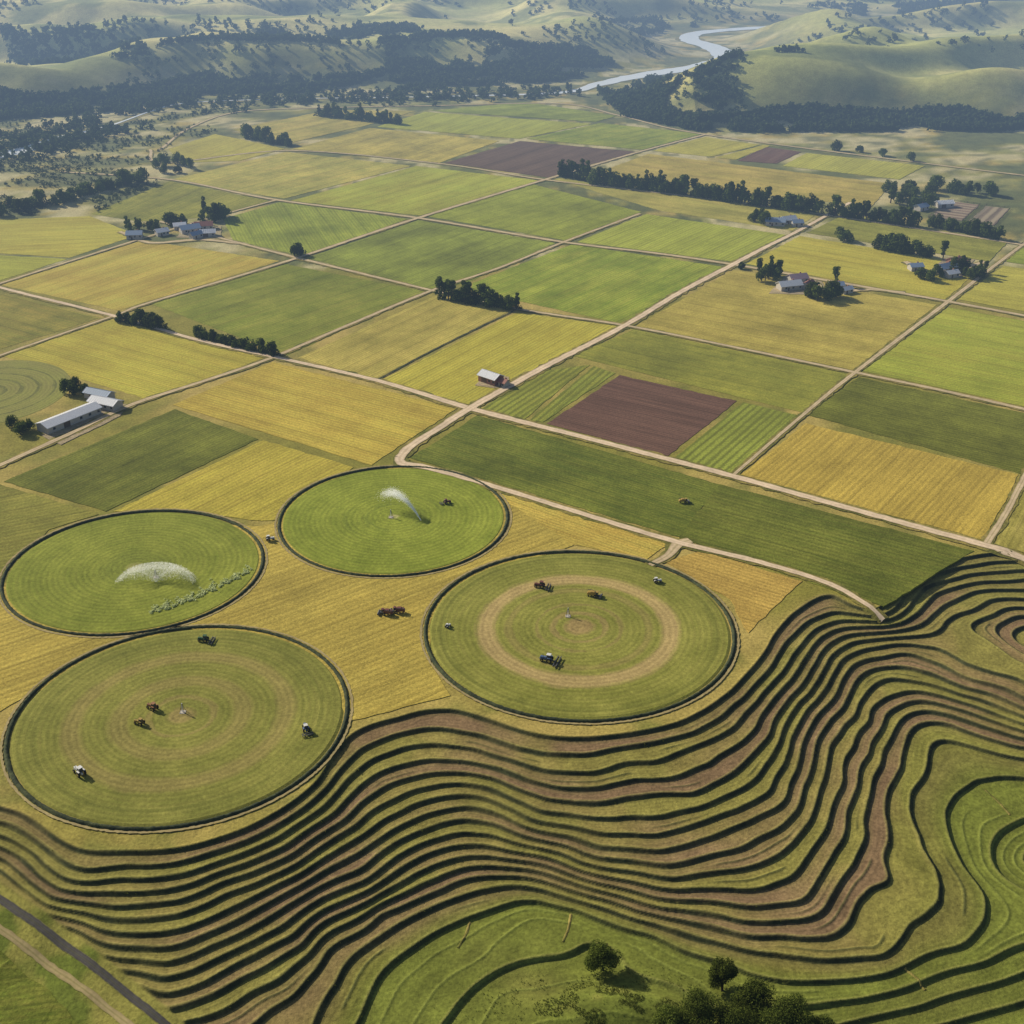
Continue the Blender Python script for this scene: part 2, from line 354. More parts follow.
ROADS=[
('road',[(400,458),(412,446),(440,428),(470,409),(540,370),(625,326),(680,293),(733,265),(765,248),(797,232),(850,203)],[4.6,4.6,4.2,4.6,4.6,4.2,4.2,4.2,3.6,3.2,2.8],'pale dirt farm road running between crop fields',1),
('road',[(-60,270),(0,288),(108,315),(200,341),(290,361),(380,382),(470,409),(560,432),(668,460),(733,477),(860,512),(985,546),(1060,567)],[3,3,3,3,3.2,3.6,4.6,4.2,4.2,4.2,4.2,4.2,4.2],'long pale dirt road across the crop fields',1),
('road',[(400,458),(402,464),(430,469),(500,489),(600,520),(678,543),(760,563),(830,585),(884,616)],[4.6,4.6,4.2,3.4,3.4,3.4,3.2,2.8,2.0],'pale dirt lane curving beside circular fields',1),
('dirt_track',[(690,541),(678,545),(668,556),(650,566)],[4,5,3.5,2.5],'short pale dirt spur reaching a round field',0),
('dirt_track',[(160,222),(230,241),(300,259),(432,291),(515,309),(625,326),(740,349),(855,373),(950,393),(1060,418)],[2.5,2.5,2.8,2.5,2.5,2.6,2.6,2.8,2.8,2.8],'narrow dirt track between green and golden fields',0),
('dirt_track',[(60,172),(170,180),(275,200),(415,218),(560,242),(650,253),(733,265),(850,285),(948,302),(1060,323)],[2.5,2.5,3,3.2,3.2,3.2,3.2,3.2,3.2,3.2],'pale dirt track crossing the upper fields',0),
('dirt_track',[(-60,492),(0,466),(75,432),(130,406),(200,383),(270,359),(350,325),(432,291),(500,268),(565,242),(640,214)],[3,3,3,3,2.6,2.6,2.4,2.4,2.2,2.2,2.2],'dirt track past the long barns',0),
('dirt_track',[(-40,370),(112,317),(150,303),(286,262),(416,219),(545,180),(640,152),(705,135)],[2,2,2.4,2.8,3.2,3,2.5,2.5],'narrow dirt track along field edges',0),
('dirt_track',[(-40,298),(0,284),(142,239),(215,217),(278,200)],[2.2,2.2,2.2,2,2],'narrow dirt track beside golden field',0),
('dirt_track',[(733,476),(800,418),(855,373),(948,302),(1000,262),(1050,225)],[1.6,1.8,2.3,2.6,2.3,2.3],'narrow field track climbing to farmsteads',0),
('dirt_track',[(985,546),(1005,515),(1024,479),(1045,440)],[3,2.6,2.6,2.6],'dirt track beside golden field',0),
('dirt_track',[(150,150),(165,163),(290,151),(440,164),(545,180),(700,198),(830,216),(990,240),(1060,252)],[2.5,2.5,2.2,2.2,2.5,2.2,2.5,3,2.5],'distant dirt track between fields',0),
('dirt_track',[(160,150),(190,128),(240,112),(330,108),(430,106),(560,104),(620,116),(700,134),(920,163),(1060,180)],[2.5,2.5,2.5,2.5,2.2,2.2,2.5,2.5,2.5,2.5],'distant track along the valley floor',0),
('dirt_track',[(905,262),(925,272),(950,272),(985,262)],[4,6,6,3],'farmyard track among trees',0),
('dirt_track',[(815,285),(835,292),(870,290),(905,293)],[6,4,3,3],'short farmyard drive',0),
('dirt_track',[(120,232),(150,243),(200,240),(240,244)],[2.5,3.5,4,2.5],'farmyard drive past farmhouses',0),
]
for i,(nm,pp,wd,lab,maj) in enumerate(ROADS):
    w_=[Gp(p) for p in pp]
    strip('grass_verge',w_,[q*1.0+(2.6 if maj else 2.0) for q in wd],0.31+0.004*i,M_verge,rag=.6,label='rough grass verge along a dirt road',cat='verge')
for i,(nm,pp,wd,lab,maj) in enumerate(ROADS):
    w_=[Gp(p) for p in pp]
    strip(nm,w_,[q*1.0 for q in wd],0.39+0.006*(len(ROADS)-i),M_road if maj else M_track,rag=.25,label=lab,cat='road')
strip('grass_verge',[Gp(p) for p in [(376,381),(440,347),(514,311)]],1.1,.33,M_hedge,rag=.6,label='thin grassy strip dividing two golden fields',cat='verge')
strip('road',trk,2.0,0.12,M_asph,step=2,rag=.15,label='narrow dark asphalt lane at the foot of terraces',cat='road')
strip('dirt_track',[(p[0]+1.0,p[1]-7) for p in trk],1.8,0.14,M_rim_track,step=2,rag=.4,label='dirt track beside an asphalt lane',cat='road')
m=N('river_water'); m.b.inputs['Roughness'].default_value=.2; m.b.inputs['Specular IOR Level'].default_value=.8; g=m.noise(m.pos,.25,3); m.bump(g,.1,.15); M_water=m.done((.78,.82,.84))
strip('river_bank',riv,[q*1.0+9 for q in RW],0.22,M_verge,step=10,rag=.6,label='sandy grassy bank of a winding river',cat='river bank',zfun=True)
strip('river',riv,[q*1.2 for q in RW],0.45,M_water,step=8,rag=.3,label='pale winding river through the hills',cat='river')
for a_,b_ in [((571,914),(563,942)),((985,790),(1010,815)),((470,922),(458,948)),((905,968),(925,990))]:
    A_=hit(*a_);B_=hit(*b_); A_=(A_[0][0],A_[1][0]);B_=(B_[0][0],B_[1][0]); M_=((A_[0]+B_[0])/2+.4,(A_[1]+B_[1])/2)
    strip('earth_bank',[A_,M_,B_],.8,.03,M_verge,step=.6,rag=.4,label='low grassy bank dividing terrace plots',cat='bank',crown=.2)
# ------------------------------------------------------------ crop fields
def crop_mat(name,c1,c2,ang,tram=11.0,streak=.5,grain=.3,rows=None):
    m=N(name); rv=m.mapv(m.pos,rot=-ang)
    st=m.noise(m.mapv(rv,scale=(1/1.9,1/50,1),loc=(random.random()*90,0,0)),1.0,3,.8)
    wd=m.noise(m.mapv(rv,scale=(1/11,1/90,1),loc=(0,random.random()*90,0)),1.0,2,.5)
    pt=m.noise(m.mapv(m.pos,loc=(random.random()*500,random.random()*500,0)),.022,7,.76)
    gr=m.noise(m.pos,1.1,3,.75)
    f=m.math('ADD',m.math('MULTIPLY',st,streak),m.math('MULTIPLY',pt,1-streak)); f=m.rng(f,.40,.60,0,1)
    c=m.mix(f,c1,c2)
    c=m.mulv(c,m.rng(gr,.28,.72,1-grain,1+grain)); c=m.mulv(c,m.rng(pt,.34,.66,.75,1.23)); c=m.mulv(c,m.rng(wd,.3,.7,.84,1.14))
    sx=m.n('ShaderNodeSeparateXYZ'); m.l(rv,sx.inputs[0])
    wob=m.math('MULTIPLY',pt,.35)
    fr_=m.math('FRACT',m.math('ADD',m.math('DIVIDE',sx.outputs[0],tram),wob)); tl=m.math('ABSOLUTE',m.math('SUBTRACT',fr_,.5))
    c=m.mulv(c,m.rng(tl,.0,.06,.72,1.0))
    if rows:
        fr2=m.math('FRACT',m.math('ADD',m.math('DIVIDE',sx.outputs[0],rows[0]),wob)); t2=m.math('ABSOLUTE',m.math('SUBTRACT',fr2,.5))
        rm=m.mix(m.rng(m.math('ADD',t2,m.math('MULTIPLY',m.math('SUBTRACT',m.math('ADD',gr,pt),1.0),.5)),.12,.34,0,1),rows[1],c); c=m.mix(.75,c,rm)
    else:
        fr2=m.math('FRACT',m.math('ADD',m.math('DIVIDE',sx.outputs[0],tram/5.0),wob)); t2=m.math('ABSOLUTE',m.math('SUBTRACT',fr2,.5))
        c=m.mulv(c,m.rng(t2,.0,.5,.85,1.10))
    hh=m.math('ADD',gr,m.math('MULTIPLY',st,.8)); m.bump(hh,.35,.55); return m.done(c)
GOLD=((.51,.39,.07),(.39,.325,.06)); GOLG=((.46,.39,.06),(.35,.33,.05)); GRN=((.175,.21,.025),(.25,.26,.036))
DGR=((.115,.14,.018),(.175,.185,.027)); BGR=((.21,.26,.026),(.28,.30,.038)); YGR=((.38,.385,.05),(.30,.325,.042))
OLV=((.34,.31,.06),(.42,.35,.08)); PLW=((.165,.097,.065),(.115,.068,.048)); OGR=((.21,.215,.035),(.28,.26,.045)); YARD=((.25,.18,.13),(.16,.12,.095)); DIRT=((.40,.32,.2),(.32,.26,.15)); STUB=((.48,.35,.075),(.37,.295,.065))
FIELDS=[
(GOLD,[(0,285),(143,240),(281,261),(118,311)],0,'golden wheat field beside dirt track'),
(GOLG,[(2,356),(112,319),(265,358),(152,401)],1,'yellow crop field with faint rows beside road'),
(OGR,[(-60,278),(0,293),(102,318),(-60,368)],0,'olive brown fallow field beside track'),
(GRN,[(150,304),(286,264),(428,292),(287,356)],0,'green crop field with trees on its edge'),
(OLV,[(297,358),(435,296),(512,310),(374,380)],0,'yellow crop field with rows beside trees'),
(GOLG,[(380,381),(517,312),(618,326),(468,405)],0,'golden crop field with a small farm building'),
(GRN,[(306,258),(418,220),(556,243),(467,283),(436,291)],0,'green crop field between dirt tracks'),
(BGR,[(472,283),(572,244),(725,267),(622,324),(470,291)],0,'bright green field beside dirt road'),
(BGR,[(232,240),(222,219),(280,202),(408,219),(304,257)],0,'bright green pasture beside farmstead'),
(GRN,[(90,214),(170,181),(270,201),(215,217),(140,222)],0,'green field beside farmstead trees'),
(GOLG,[(-60,222),(90,216),(138,235),(70,258),(-60,250)],0,'golden green field beside farmstead'),
(YGR,[(-60,252),(68,259),(0,281),(-60,296)],0,'yellow green field beside dirt track'),
(BGR,[(424,216),(532,184),(642,212),(568,241)],0,'bright green field beside pale track'),
(YGR,[(576,242),(646,214),(787,235),(733,262)],0,'lime green field beside dirt road'),
(OLV,[(553,179),(590,176),(820,213),(793,231),(660,211)],1,'olive crop strip below a tree line'),
(OLV,[(635,326),(733,270),(938,305),(853,371)],1,'large olive gold field beside farmstead'),
(GOLG,[(745,264),(799,236),(985,266),(946,300)],1,'yellow crop field beside farmsteads'),
(YGR,[(862,371),(948,307),(1070,329),(1070,417)],1,'bright yellow green field beside dirt track'),
(OGR,[(572,356),(633,329),(851,375),(803,413)],1,'olive green crop strip beside road'),
('R',[(481,409),(541,371),(590,365),(524,420)],0,'narrow striped vegetable plot beside road'),
('R',[(528,421),(594,366),(616,373),(542,423)],0,'striped green vegetable plot beside ploughed land'),
(PLW,[(545,424),(619,375),(738,401),(668,457)],1,'ploughed red brown field between green strips'),
('R',[(673,459),(743,402),(799,415),(733,474)],0,'striped green crop plot beside ploughed field'),
(DGR,[(806,415),(858,377),(1070,423),(1070,488)],1,'dark green field beside dirt track'),
(GOLD,[(740,475),(805,423),(1020,475),(985,541)],0,'golden ripe crop field with textured rows'),
(OLV,[(992,545),(1027,482),(1080,495),(1080,568)],0,'olive field beside dirt track'),
(DGR,[(409,458),(477,415),(722,485),(680,538)],1,'dark green field with diagonal rows'),
(DGR,[(677,538),(719,484),(975,551),(884,608)],1,'dark green field above the terraces'),
(STUB,[(500,494),(508,490),(670,545),(648,560),(575,546),(480,570)],1,'golden stubble strip beside round field'),
(STUB,[(664,562),(700,550),(803,581),(748,634),(730,600)],1,'golden wedge field beside round field'),
(GOLD,[(172,405),(272,362),(458,409),(400,447),(372,466)],1,'golden wheat field beside main road'),
(GOLG,[(112,512),(264,440),(354,467),(290,520),(262,522),(190,512)],0,'golden crop strip beside green field'),
(DGR,[(2,482),(175,409),(259,439),(106,512)],0,'dark green crop field beside barns'),
(OGR,[(-60,495),(0,484),(100,514),(50,530),(0,590),(-60,620)],0,'olive fallow field beside round field'),
(STUB,[(-80,610),(0,585),(120,520),(262,526),(290,516),(400,462),(500,496),(575,546),(480,575),(432,620),(432,665),(452,697),(352,722),(330,690),(180,625),(20,700),(-80,760)],0,'golden stubble land between round fields'),
(OLV,[(170,180),(286,152),(412,166),(284,199)],0,'pale yellow green field'),
(YGR,[(290,201),(416,166),(543,181),(420,216)],0,'pale yellow green field beside track'),
(OLV,[(292,149),(370,128),(500,141),(440,163)],0,'wide pale olive field'),
(PLW,[(444,163),(520,141),(638,152),(549,178)],0,'distant ploughed purple brown field'),
(GOLG,[(168,149),(215,134),(286,149),(240,161),(180,163)],0,'small yellow field beside track'),
(YGR,[(376,127),(425,112),(592,124),(520,139)],0,'pale yellow green distant field'),
(BGR,[(526,139),(600,123),(703,134),(642,150)],0,'bright green distant field'),
(GRN,[(430,111),(525,102),(618,116),(596,122)],0,'distant green strip field'),
(OLV,[(232,130),(330,110),(416,111),(366,126),(290,143)],0,'dull olive distant field'),
(GOLG,[(652,151),(705,137),(760,145),(712,157)],0,'small yellow distant field'),
(PLW,[(737,161),(765,147),(802,152),(776,164)],0,'small distant ploughed plot'),
(GOLG,[(806,153),(925,166),(900,180),(782,166)],1,'narrow golden distant field'),
(GOLG,[(764,145),(800,150),(770,146),(735,160),(715,158)],1,'narrow yellow distant strip'),
(OLV,[(588,176),(648,154),(893,184),(872,207)],1,'distant golden olive field behind trees'),
(OGR,[(806,233),(846,214),(1008,243),(990,262)],1,'olive green field beside hedges'),
(GOLG,[(957,300),(1003,266),(1070,275),(1070,320)],1,'yellow field beside dirt track'),
(BGR,[(1005,262),(1024,245),(1080,252),(1080,272)],1,'small bright green paddock'),
('Y',[(928,218),(948,201),(980,205),(962,221)],1,'brown fenced livestock yard'),
('Y',[(968,222),(986,206),(1010,209),(994,226)],0,'brown fenced livestock yard'),
(DIRT,[(40,436),(90,404),(128,404),(122,416),(60,446)],1,'bare dirt yard round long barns'),
(DIRT,[(768,294),(785,276),(822,280),(830,296)],1,'bare dirt yard round farmhouse'),
(DIRT,[(925,274),(945,258),(975,260),(962,279)],1,'bare dirt farmyard among trees'),
(DIRT,[(175,238),(190,224),(222,226),(222,240)],1,'bare dirt farmyard beside pasture'),
(DIRT,[(474,386),(484,374),(510,377),(508,390)],1,'bare dirt patch round farm building'),
(DGR,[(-60,1080),(-60,952),(0,948),(50,985),(110,1050)],1,'dark green crop below farm track'),
]
def field_obj(name,W,z,mat,label,zf=0,skirt=.6):
    P_=[]
    n_=len(W)
    for i in range(n_):
        a=np.array(W[i]);b=np.array(W[(i+1)%n_]); L=np.linalg.norm(b-a); k=max(2,int(L/4)); nr=np.array([-(b-a)[1],(b-a)[0]])/max(L,1e-6)
        for q in range(k):
            p=a+(b-a)*(q/k); P_.append(p+nr*(random.random()-.5)*.9)
    P_=np.array(P_)
    bm=bmesh.new(); hh=TH(P_[:,0],P_[:,1]) if zf else np.zeros(len(P_))
    top=[bm.verts.new((p[0],p[1],h+z)) for p,h in zip(P_,hh)]; bot=[bm.verts.new((p[0],p[1],h-skirt)) for p,h in zip(P_,hh)]
    bm.faces.new(top); k=len(top)
    for i in range(k): bm.faces.new((top[i],bot[i],bot[(i+1)%k],top[(i+1)%k]))
    bmesh.ops.triangulate(bm,faces=[f for f in bm.faces if len(f.verts)>4])
    bmesh.ops.recalc_face_normals(bm,faces=bm.faces)
    me=bpy.data.meshes.new(name); bm.to_mesh(me); bm.free()
    if me.polygons and sum(p.normal.z*p.area for p in me.polygons)<0: me.flip_normals()
    o=bpy.data.objects.new(name,me); link(o,mat=mat); return o
for i,(cc,pp,d,lab) in enumerate(FIELDS):
    low=lab.endswith('farm track'); rows=None
    if cc=='R': cc=((.29,.30,.045),(.22,.245,.04)); rows=(3.4,(.12,.135,.025))
    if cc=='Y': cc=YARD; rows=(7.0,(.36,.30,.2))
    W=[np.array(Gp(p,LOWZ-1.5 if low else 0)) for p in pp]
    cen=np.mean(W,0); W=[q+(cen-q)/max(np.linalg.norm(cen-q),1)*0.6 for q in W]
    e=(W[1]-W[0]) if d==0 else (W[2]-W[1]); ang=math.atan2(e[1],e[0])-math.pi/2
    j=lambda c:tuple(v*(1+.16*(random.random()-.5)) for v in c)
    mt=crop_mat('crop_%s'%lab.replace(' ','_')[:40],j(cc[0]),j(cc[1]),ang,tram=random.choice([9,11,14]),streak=.5,grain=.34 if cc is not PLW else .27,rows=rows)
    o=field_obj('farm_yard' if (cc is YARD or cc is DIRT) else 'crop_field',W,0.08+0.0035*i,mt,lab,zf=low); meta(o,lab,'yard' if (cc is YARD or cc is DIRT) else 'field',kind='structure')
# ------------------------------------------------------------ round fields
def circle_geo(x0,x1,y0,y1):
    cxp=(x0+x1)/2; _,ya=G(cxp,y0); _,yb=G(cxp,y1); yc=(ya+yb)/2; ry=(ya-yb)/2
    t=yc*cP+H*sP; xl=(x0-512)/F*t; xr=(x1-512)/F*t
    return float((xl+xr)/2),float(yc),float((xr-xl)/2),float(ry)
def ring_mat(name,c1,c2,bands,rk=.11,per=2.1):
    m=N(name); tc=m.n('ShaderNodeTexCoord').outputs['Object']; sx=m.n('ShaderNodeSeparateXYZ'); m.l(tc,sx.inputs[0])
    r=m.math('SQRT',m.math('ADD',m.math('MULTIPLY',sx.outputs[0],sx.outputs[0]),m.math('MULTIPLY',sx.outputs[1],sx.outputs[1])))
    th=m.math('ARCTAN2',sx.outputs[1],sx.outputs[0])
    r=m.math('ADD',r,m.math('MULTIPLY',m.noise(tc,.03,2),1.5))
    cv=m.n('ShaderNodeCombineXYZ'); m.l(m.math('MULTIPLY',r,.7),cv.inputs[0]); m.l(m.math('MULTIPLY',m.math('ABSOLUTE',th),1.3),cv.inputs[1])
    st=m.noise(cv.outputs[0],1.0,4,.8); pt=m.noise(tc,.04,6,.74); gr=m.noise(tc,1.3,3,.75)
    f=m.rng(m.math('ADD',m.math('MULTIPLY',st,.5),m.math('MULTIPLY',pt,.5)),.39,.61,0,1)
    c=m.mix(f,c1,c2)
    for (ra,rb,cc,k) in bands:
        mid=(ra+rb)/2; hw=(rb-ra)/2; d=m.math('ABSOLUTE',m.math('SUBTRACT',r,mid)); bf=m.rng(m.math('ADD',d,m.math('MULTIPLY',m.math('SUBTRACT',m.math('ADD',st,pt),1.0),5)),hw*.6,hw*1.3,k,0)
        c=m.mix(bf,c,cc)
    fr_=m.math('FRACT',m.math('DIVIDE',r,per)); tl=m.math('ABSOLUTE',m.math('SUBTRACT',fr_,.5)); c=m.mulv(c,m.rng(tl,.0,.5,1-rk,1+rk))
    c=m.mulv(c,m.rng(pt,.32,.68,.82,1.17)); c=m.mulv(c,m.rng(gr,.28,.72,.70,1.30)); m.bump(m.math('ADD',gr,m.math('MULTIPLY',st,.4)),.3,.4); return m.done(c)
BRN=(.33,.225,.10); PNK=(.45,.32,.145)
CIRC=[('top',(280,508,467,577),((.185,.23,.026),(.255,.285,.04)),[(0,2.6,(.38,.36,.14),.9),(11,13,(.16,.2,.03),.5),(20,21,(.16,.2,.03),.4)],'round irrigated bright green field with water jet'),
('left',(8,262,511,636),((.175,.21,.026),(.24,.26,.04)),[(0,14,(.17,.20,.03),.7),(0,4,(.36,.34,.12),.5)],'round irrigated green field with sprinkler dome'),
('right',(425,733,552,722),((.195,.205,.036),(.26,.25,.055)),[(0,6,BRN,.75),(9,11,BRN,.5),(15,16.5,BRN,.35),(24,27,BRN,.3),(30,36.5,PNK,.75),(48,50,(.14,.15,.03),.4)],'round field with wide tan worked ring'),
('low',(15,347,627,830),((.18,.19,.036),(.24,.23,.052)),[(0,5,BRN,.5),(10,12,BRN,.35),(17,23,BRN,.3),(31,37,BRN,.34),(44,46,(.14,.15,.03),.4)],'round field with brown concentric worked bands')]
def discobj(name,x,y,rx,ry,z,mat):
    NS=200; a_=np.arange(NS)/NS*2*np.pi
    fr_=np.array([0.0001,.25,.5,.75,.97,1.0]); V=[];zz=[z]*5+[-.2]
    for f_,z_ in zip(fr_,zz): V.append(np.stack([np.cos(a_)*rx*f_,np.sin(a_)*ry*f_,np.full(NS,z_)],1))
    V=np.concatenate(V); Q=[(k*NS+i,(k+1)*NS+i,(k+1)*NS+(i+1)%NS,k*NS+(i+1)%NS) for k in range(5) for i in range(NS)]
    o=bpy.data.objects.new(name,npmesh(name,V,Q)); o.location=(x,y,0); link(o,mat=mat); return o
for nm,e,cc,bands,lab in CIRC:
    x,y,rx,ry=circle_geo(*e)
    o=discobj('round_field',x,y,rx-.7,ry-.7,.34,ring_mat('round_crop_'+nm,cc[0],cc[1],bands)); meta(o,lab,'field',kind='structure')
    NS=420; a_=np.arange(NS)/NS*2*np.pi; prof=[(-.9,.3),(-.6,.65),(-.15,.85),(.3,.6),(.7,.0)]
    jit=rng.random((NS,len(prof)))*.2; V=[]
    for k,(dr,dz) in enumerate(prof):
        V.append(np.stack([np.cos(a_)*(rx+dr+jit[:,k]-.1),np.sin(a_)*(ry+dr+jit[:,k]-.1),dz*(0.8+0.35*rng.random(NS))+ (0.0 if k<4 else -.2)],1))
    V=np.concatenate(V); Q=[]
    for k in range(len(prof)-1):
        for i in range(NS): Q.append((k*NS+i,(k+1)*NS+i,(k+1)*NS+(i+1)%NS,k*NS+(i+1)%NS))
    b=bpy.data.objects.new('grass_bank',npmesh('grass_bank',V,Q,True)); link(b,parent=o,mat=M_hedge)
    V=[];
    for k,dr in enumerate((.7,1.1,1.5)): V.append(np.stack([np.cos(a_)*(rx+dr+.4*rng.random(NS)),np.sin(a_)*(ry+dr+.4*rng.random(NS)),np.full(NS,.315)],1))
    V=np.concatenate(V); Q=[(k*NS+i,(k+1)*NS+i,(k+1)*NS+(i+1)%NS,k*NS+(i+1)%NS) for k in range(2) for i in range(NS)]
    me=npmesh('perimeter_track',V,Q,True); ua=me.attributes.new('across','FLOAT','POINT'); ua.data.foreach_set('value',np.repeat([-1,0.3,1],NS).astype(np.float32))
    b=bpy.data.objects.new('perimeter_track',me); link(b,parent=o,mat=M_rim_track)
x,y=Gp((-12,392)); o=discobj('crop_field',x,y,40,44,.10,ring_mat('curved_rows',(.25,.235,.07),(.20,.21,.045),[(8,9.5,(.12,.13,.04),.8),(16,17.5,(.12,.13,.04),.8),(24,25.5,(.12,.13,.04),.8),(32,33.5,(.12,.13,.04),.8)],.12)); meta(o,'small paddock with curved contour rows','field',kind='structure')
# ------------------------------------------------------------ trees
def leaf_mat(name,ca,cb):
    m=N(name); ri=m.n('ShaderNodeNewGeometry').outputs['Random Per Island']; oi=m.n('ShaderNodeObjectInfo').outputs['Random']
    c=m.mix(ri,ca,cb); c=m.mulv(c,m.rng(oi,0,1,.7,1.4)); 
    df=m.n('ShaderNodeBsdfDiffuse'); m.l(c,df.inputs[0]); tr=m.n('ShaderNodeBsdfTranslucent'); m.l(c,tr.inputs[0])
    mx=m.n('ShaderNodeMixShader'); mx.inputs[0].default_value=.35; m.l(df.outputs[0],mx.inputs[1]); m.l(tr.outputs[0],mx.inputs[2])
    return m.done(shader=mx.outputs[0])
M_leaf=leaf_mat('dark_foliage',(.035,.055,.012),(.12,.155,.026)); M_leafw=leaf_mat('distant_woodland_foliage',(.022,.038,.016),(.06,.082,.026))
M_leafn=leaf_mat('olive_foliage',(.04,.06,.012),(.14,.17,.03)); M_bark=simple('bark',(.09,.065,.045),.9,.1)
M_tuft=leaf_mat('terrace_grass_tufts',(.05,.06,.015),(.15,.17,.035)); M_wet=leaf_mat('wet_crop_leaves',(.5,.57,.25),(.8,.85,.5))
def leaves(cen,rad,count,size,flat=1.0):
    k=len(cen); pr=rad**2/np.sum(rad**2); b=rng.choice(k,count,p=pr)
    d=rng.normal(size=(count,3)); d/=np.linalg.norm(d,axis=1)[:,None]; rr=rad[b]*(0.55+0.5*rng.random(count)**.6)
    p=cen[b]+d*rr[:,None]*np.array([1,1,flat])
    n_=d+rng.normal(size=(count,3))*.55; n_/=np.linalg.norm(n_,axis=1)[:,None]
    t=np.cross(n_,rng.normal(size=(count,3))); t/=np.linalg.norm(t,axis=1)[:,None]; bt=np.cross(n_,t)
    s=size*(0.6+.8*rng.random(count))[:,None]
    V=np.stack([p-t*s*.5,p-bt*s*.35,p+t*s*.6,p+bt*s*.4],1).reshape(-1,3)
    return V,np.arange(count*4).reshape(-1,4)
def trunk_geo(h,r,limbs=4,spread=2.0,ch=None):
    V=[];Q=[]
    def tube(a,b,ra,rb,seg=7):
        a=np.array(a,float);b=np.array(b,float);d=b-a;d/=np.linalg.norm(d); t=np.cross(d,[.3,.9,.1]);t/=np.linalg.norm(t);bb=np.cross(d,t); o=len(V)
        for c_,r_ in ((a,ra),((a+b)/2+t*ra*.2,(ra+rb)/2),(b,rb)):
            for i in range(seg):
                an=i/seg*2*math.pi; V.append(tuple(c_+t*math.cos(an)*r_+bb*math.sin(an)*r_))
        for k in range(2):
            for i in range(seg): Q.append((o+k*seg+i,o+k*seg+(i+1)%seg,o+(k+1)*seg+(i+1)%seg,o+(k+1)*seg+i))
    tube((0,0,-.3),(.1,.05,h*.45),r,r*.7); tube((.1,.05,h*.45),(.0,.1,h*.8),r*.7,r*.3)
    for i in range(limbs):
        an=i/limbs*6.283+random.random(); z=h*(.3+.25*random.random()); tube((.05,.03,z),(math.cos(an)*spread,math.sin(an)*spread,z+h*.28),r*.4,r*.12,5)
    return np.array(V),np.array(Q)
def crown_blobs(h,w,k,lo=.2):
    c=[];r=[]
    for i in range(k):
        a=random.random()*6.283; q=random.random()**.5*w*.36; z=h*(lo+(.84-lo)*random.random()); sh=1-max(0,(z/h-.5))*1.3
        c.append((math.cos(a)*q*sh,math.sin(a)*q*sh,z)); r.append(w*(.15+.13*random.random()))
    c.append((0,0,h*.5)); r.append(w*.28)
    return np.array(c),np.array(r)
def tree_mesh(h,w,cnt,size,k=13):
    c,r=crown_blobs(h,w,k); LV,LQ=leaves(c,r,cnt,size); TV,TQ=trunk_geo(h,h*.03,4,w*.2)
    me=npmesh('tree',np.concatenate([LV,TV]),np.concatenate([LQ,TQ+len(LV)])); me.polygons.foreach_set('material_index',np.array([0]*len(LQ)+[1]*len(TQ),dtype=np.int32))
    me.materials.append(M_leaf); me.materials.append(M_bark); return me
TM=[tree_mesh(h,w,900,1.05) for h,w in ((8.5,9.5),(10,9),(8,9),(11,9),(9,8.5))]
PM=[tree_mesh(h,w,700,.95,12) for h,w in ((14,5),(13,5.4),(12,6))]
SM=[tree_mesh(h,w,260,.9,6) for h,w in ((4.5,5),(3.6,4.5))]
MM=TM+PM+PM
ntree=0; under=[]
def put_tree(p,kind,lab,grp,sc_=1.0,jit=1.5):
    global ntree
    x,y=p; x+=random.uniform(-jit,jit); y+=random.uniform(-jit,jit); o=bpy.data.objects.new('tree',random.choice(kind)); link(o)
    o.location=(x,y,float(TH(x,y)[0])); o.rotation_euler=(0,0,random.random()*6.28); s=sc_*random.uniform(.74,1.2); o.scale=(s*random.uniform(.95,1.2),s*random.uniform(.95,1.2),s)
    meta(o,lab,'tree',grp); ntree+=1
def row(pp,n_,kind,lab,grp,sc_=1.0,jit=1.5,und=True):
    W=[np.array(Gp(p)) for p in pp]; L=[0]
    for a,b in zip(W[:-1],W[1:]): L.append(L[-1]+np.linalg.norm(b-a))
    for i in range(n_):
        t=(i+random.uniform(.3,.7))/n_*L[-1]; put_tree((np.interp(t,L,[q[0] for q in W]),np.interp(t,L,[q[1] for q in W])),kind,lab,grp,sc_,jit)
    if und:
        k=int(L[-1]/1.4)
        for i in range(k):
            t=random.random()*L[-1]; under.append((np.interp(t,L,[q[0] for q in W])+random.gauss(0,1.0),np.interp(t,L,[q[1] for q in W])+random.gauss(0,1.0),sc_))
def clump(c,rx,ry,n_,kind,lab,grp,sc_=1.0):
    x0,y0=Gp(c)
    for i in range(n_):
        a=random.random()*6.28; q=math.sqrt(random.random()); put_tree((x0+math.cos(a)*q*rx,y0+math.sin(a)*q*ry),kind,lab,grp,sc_,.5)
row([(437,298),(517,310)],17,MM,'dense dark green tree in a short windbreak','trees in the short windbreak',1.0,1.0)
row([(120,321),(162,329)],8,TM,'dark green tree beside a dirt road','roadside trees between fields',.75)
row([(196,336),(275,356)],12,TM,'dark green tree beside a dirt road','roadside trees between fields',.65)
row([(557,176),(592,182)],8,MM,'dark green tree in a long windbreak','trees in the long windbreak',1.1)
row([(592,184),(655,191),(760,206),(822,214)],52,MM,'dark green tree in a long windbreak','trees in the long windbreak',1.1,1.2)
row([(828,215),(915,227)],18,MM,'dark green tree in a long windbreak','trees in the long windbreak',1.1,1.5)
row([(876,248),(930,258)],11,TM,'dark green tree in a hedgerow','trees in field hedgerows',1.05,.8)
row([(930,226),(1000,240)],14,TM,'dark green tree in a hedgerow','trees in field hedgerows',1.0,1)
clump((905,200),18,32,14,MM,'dark green tree near livestock yards','trees near livestock yards',1.05)
clump((945,192),26,12,8,TM,'dark green tree near livestock yards','trees near livestock yards',1.0)
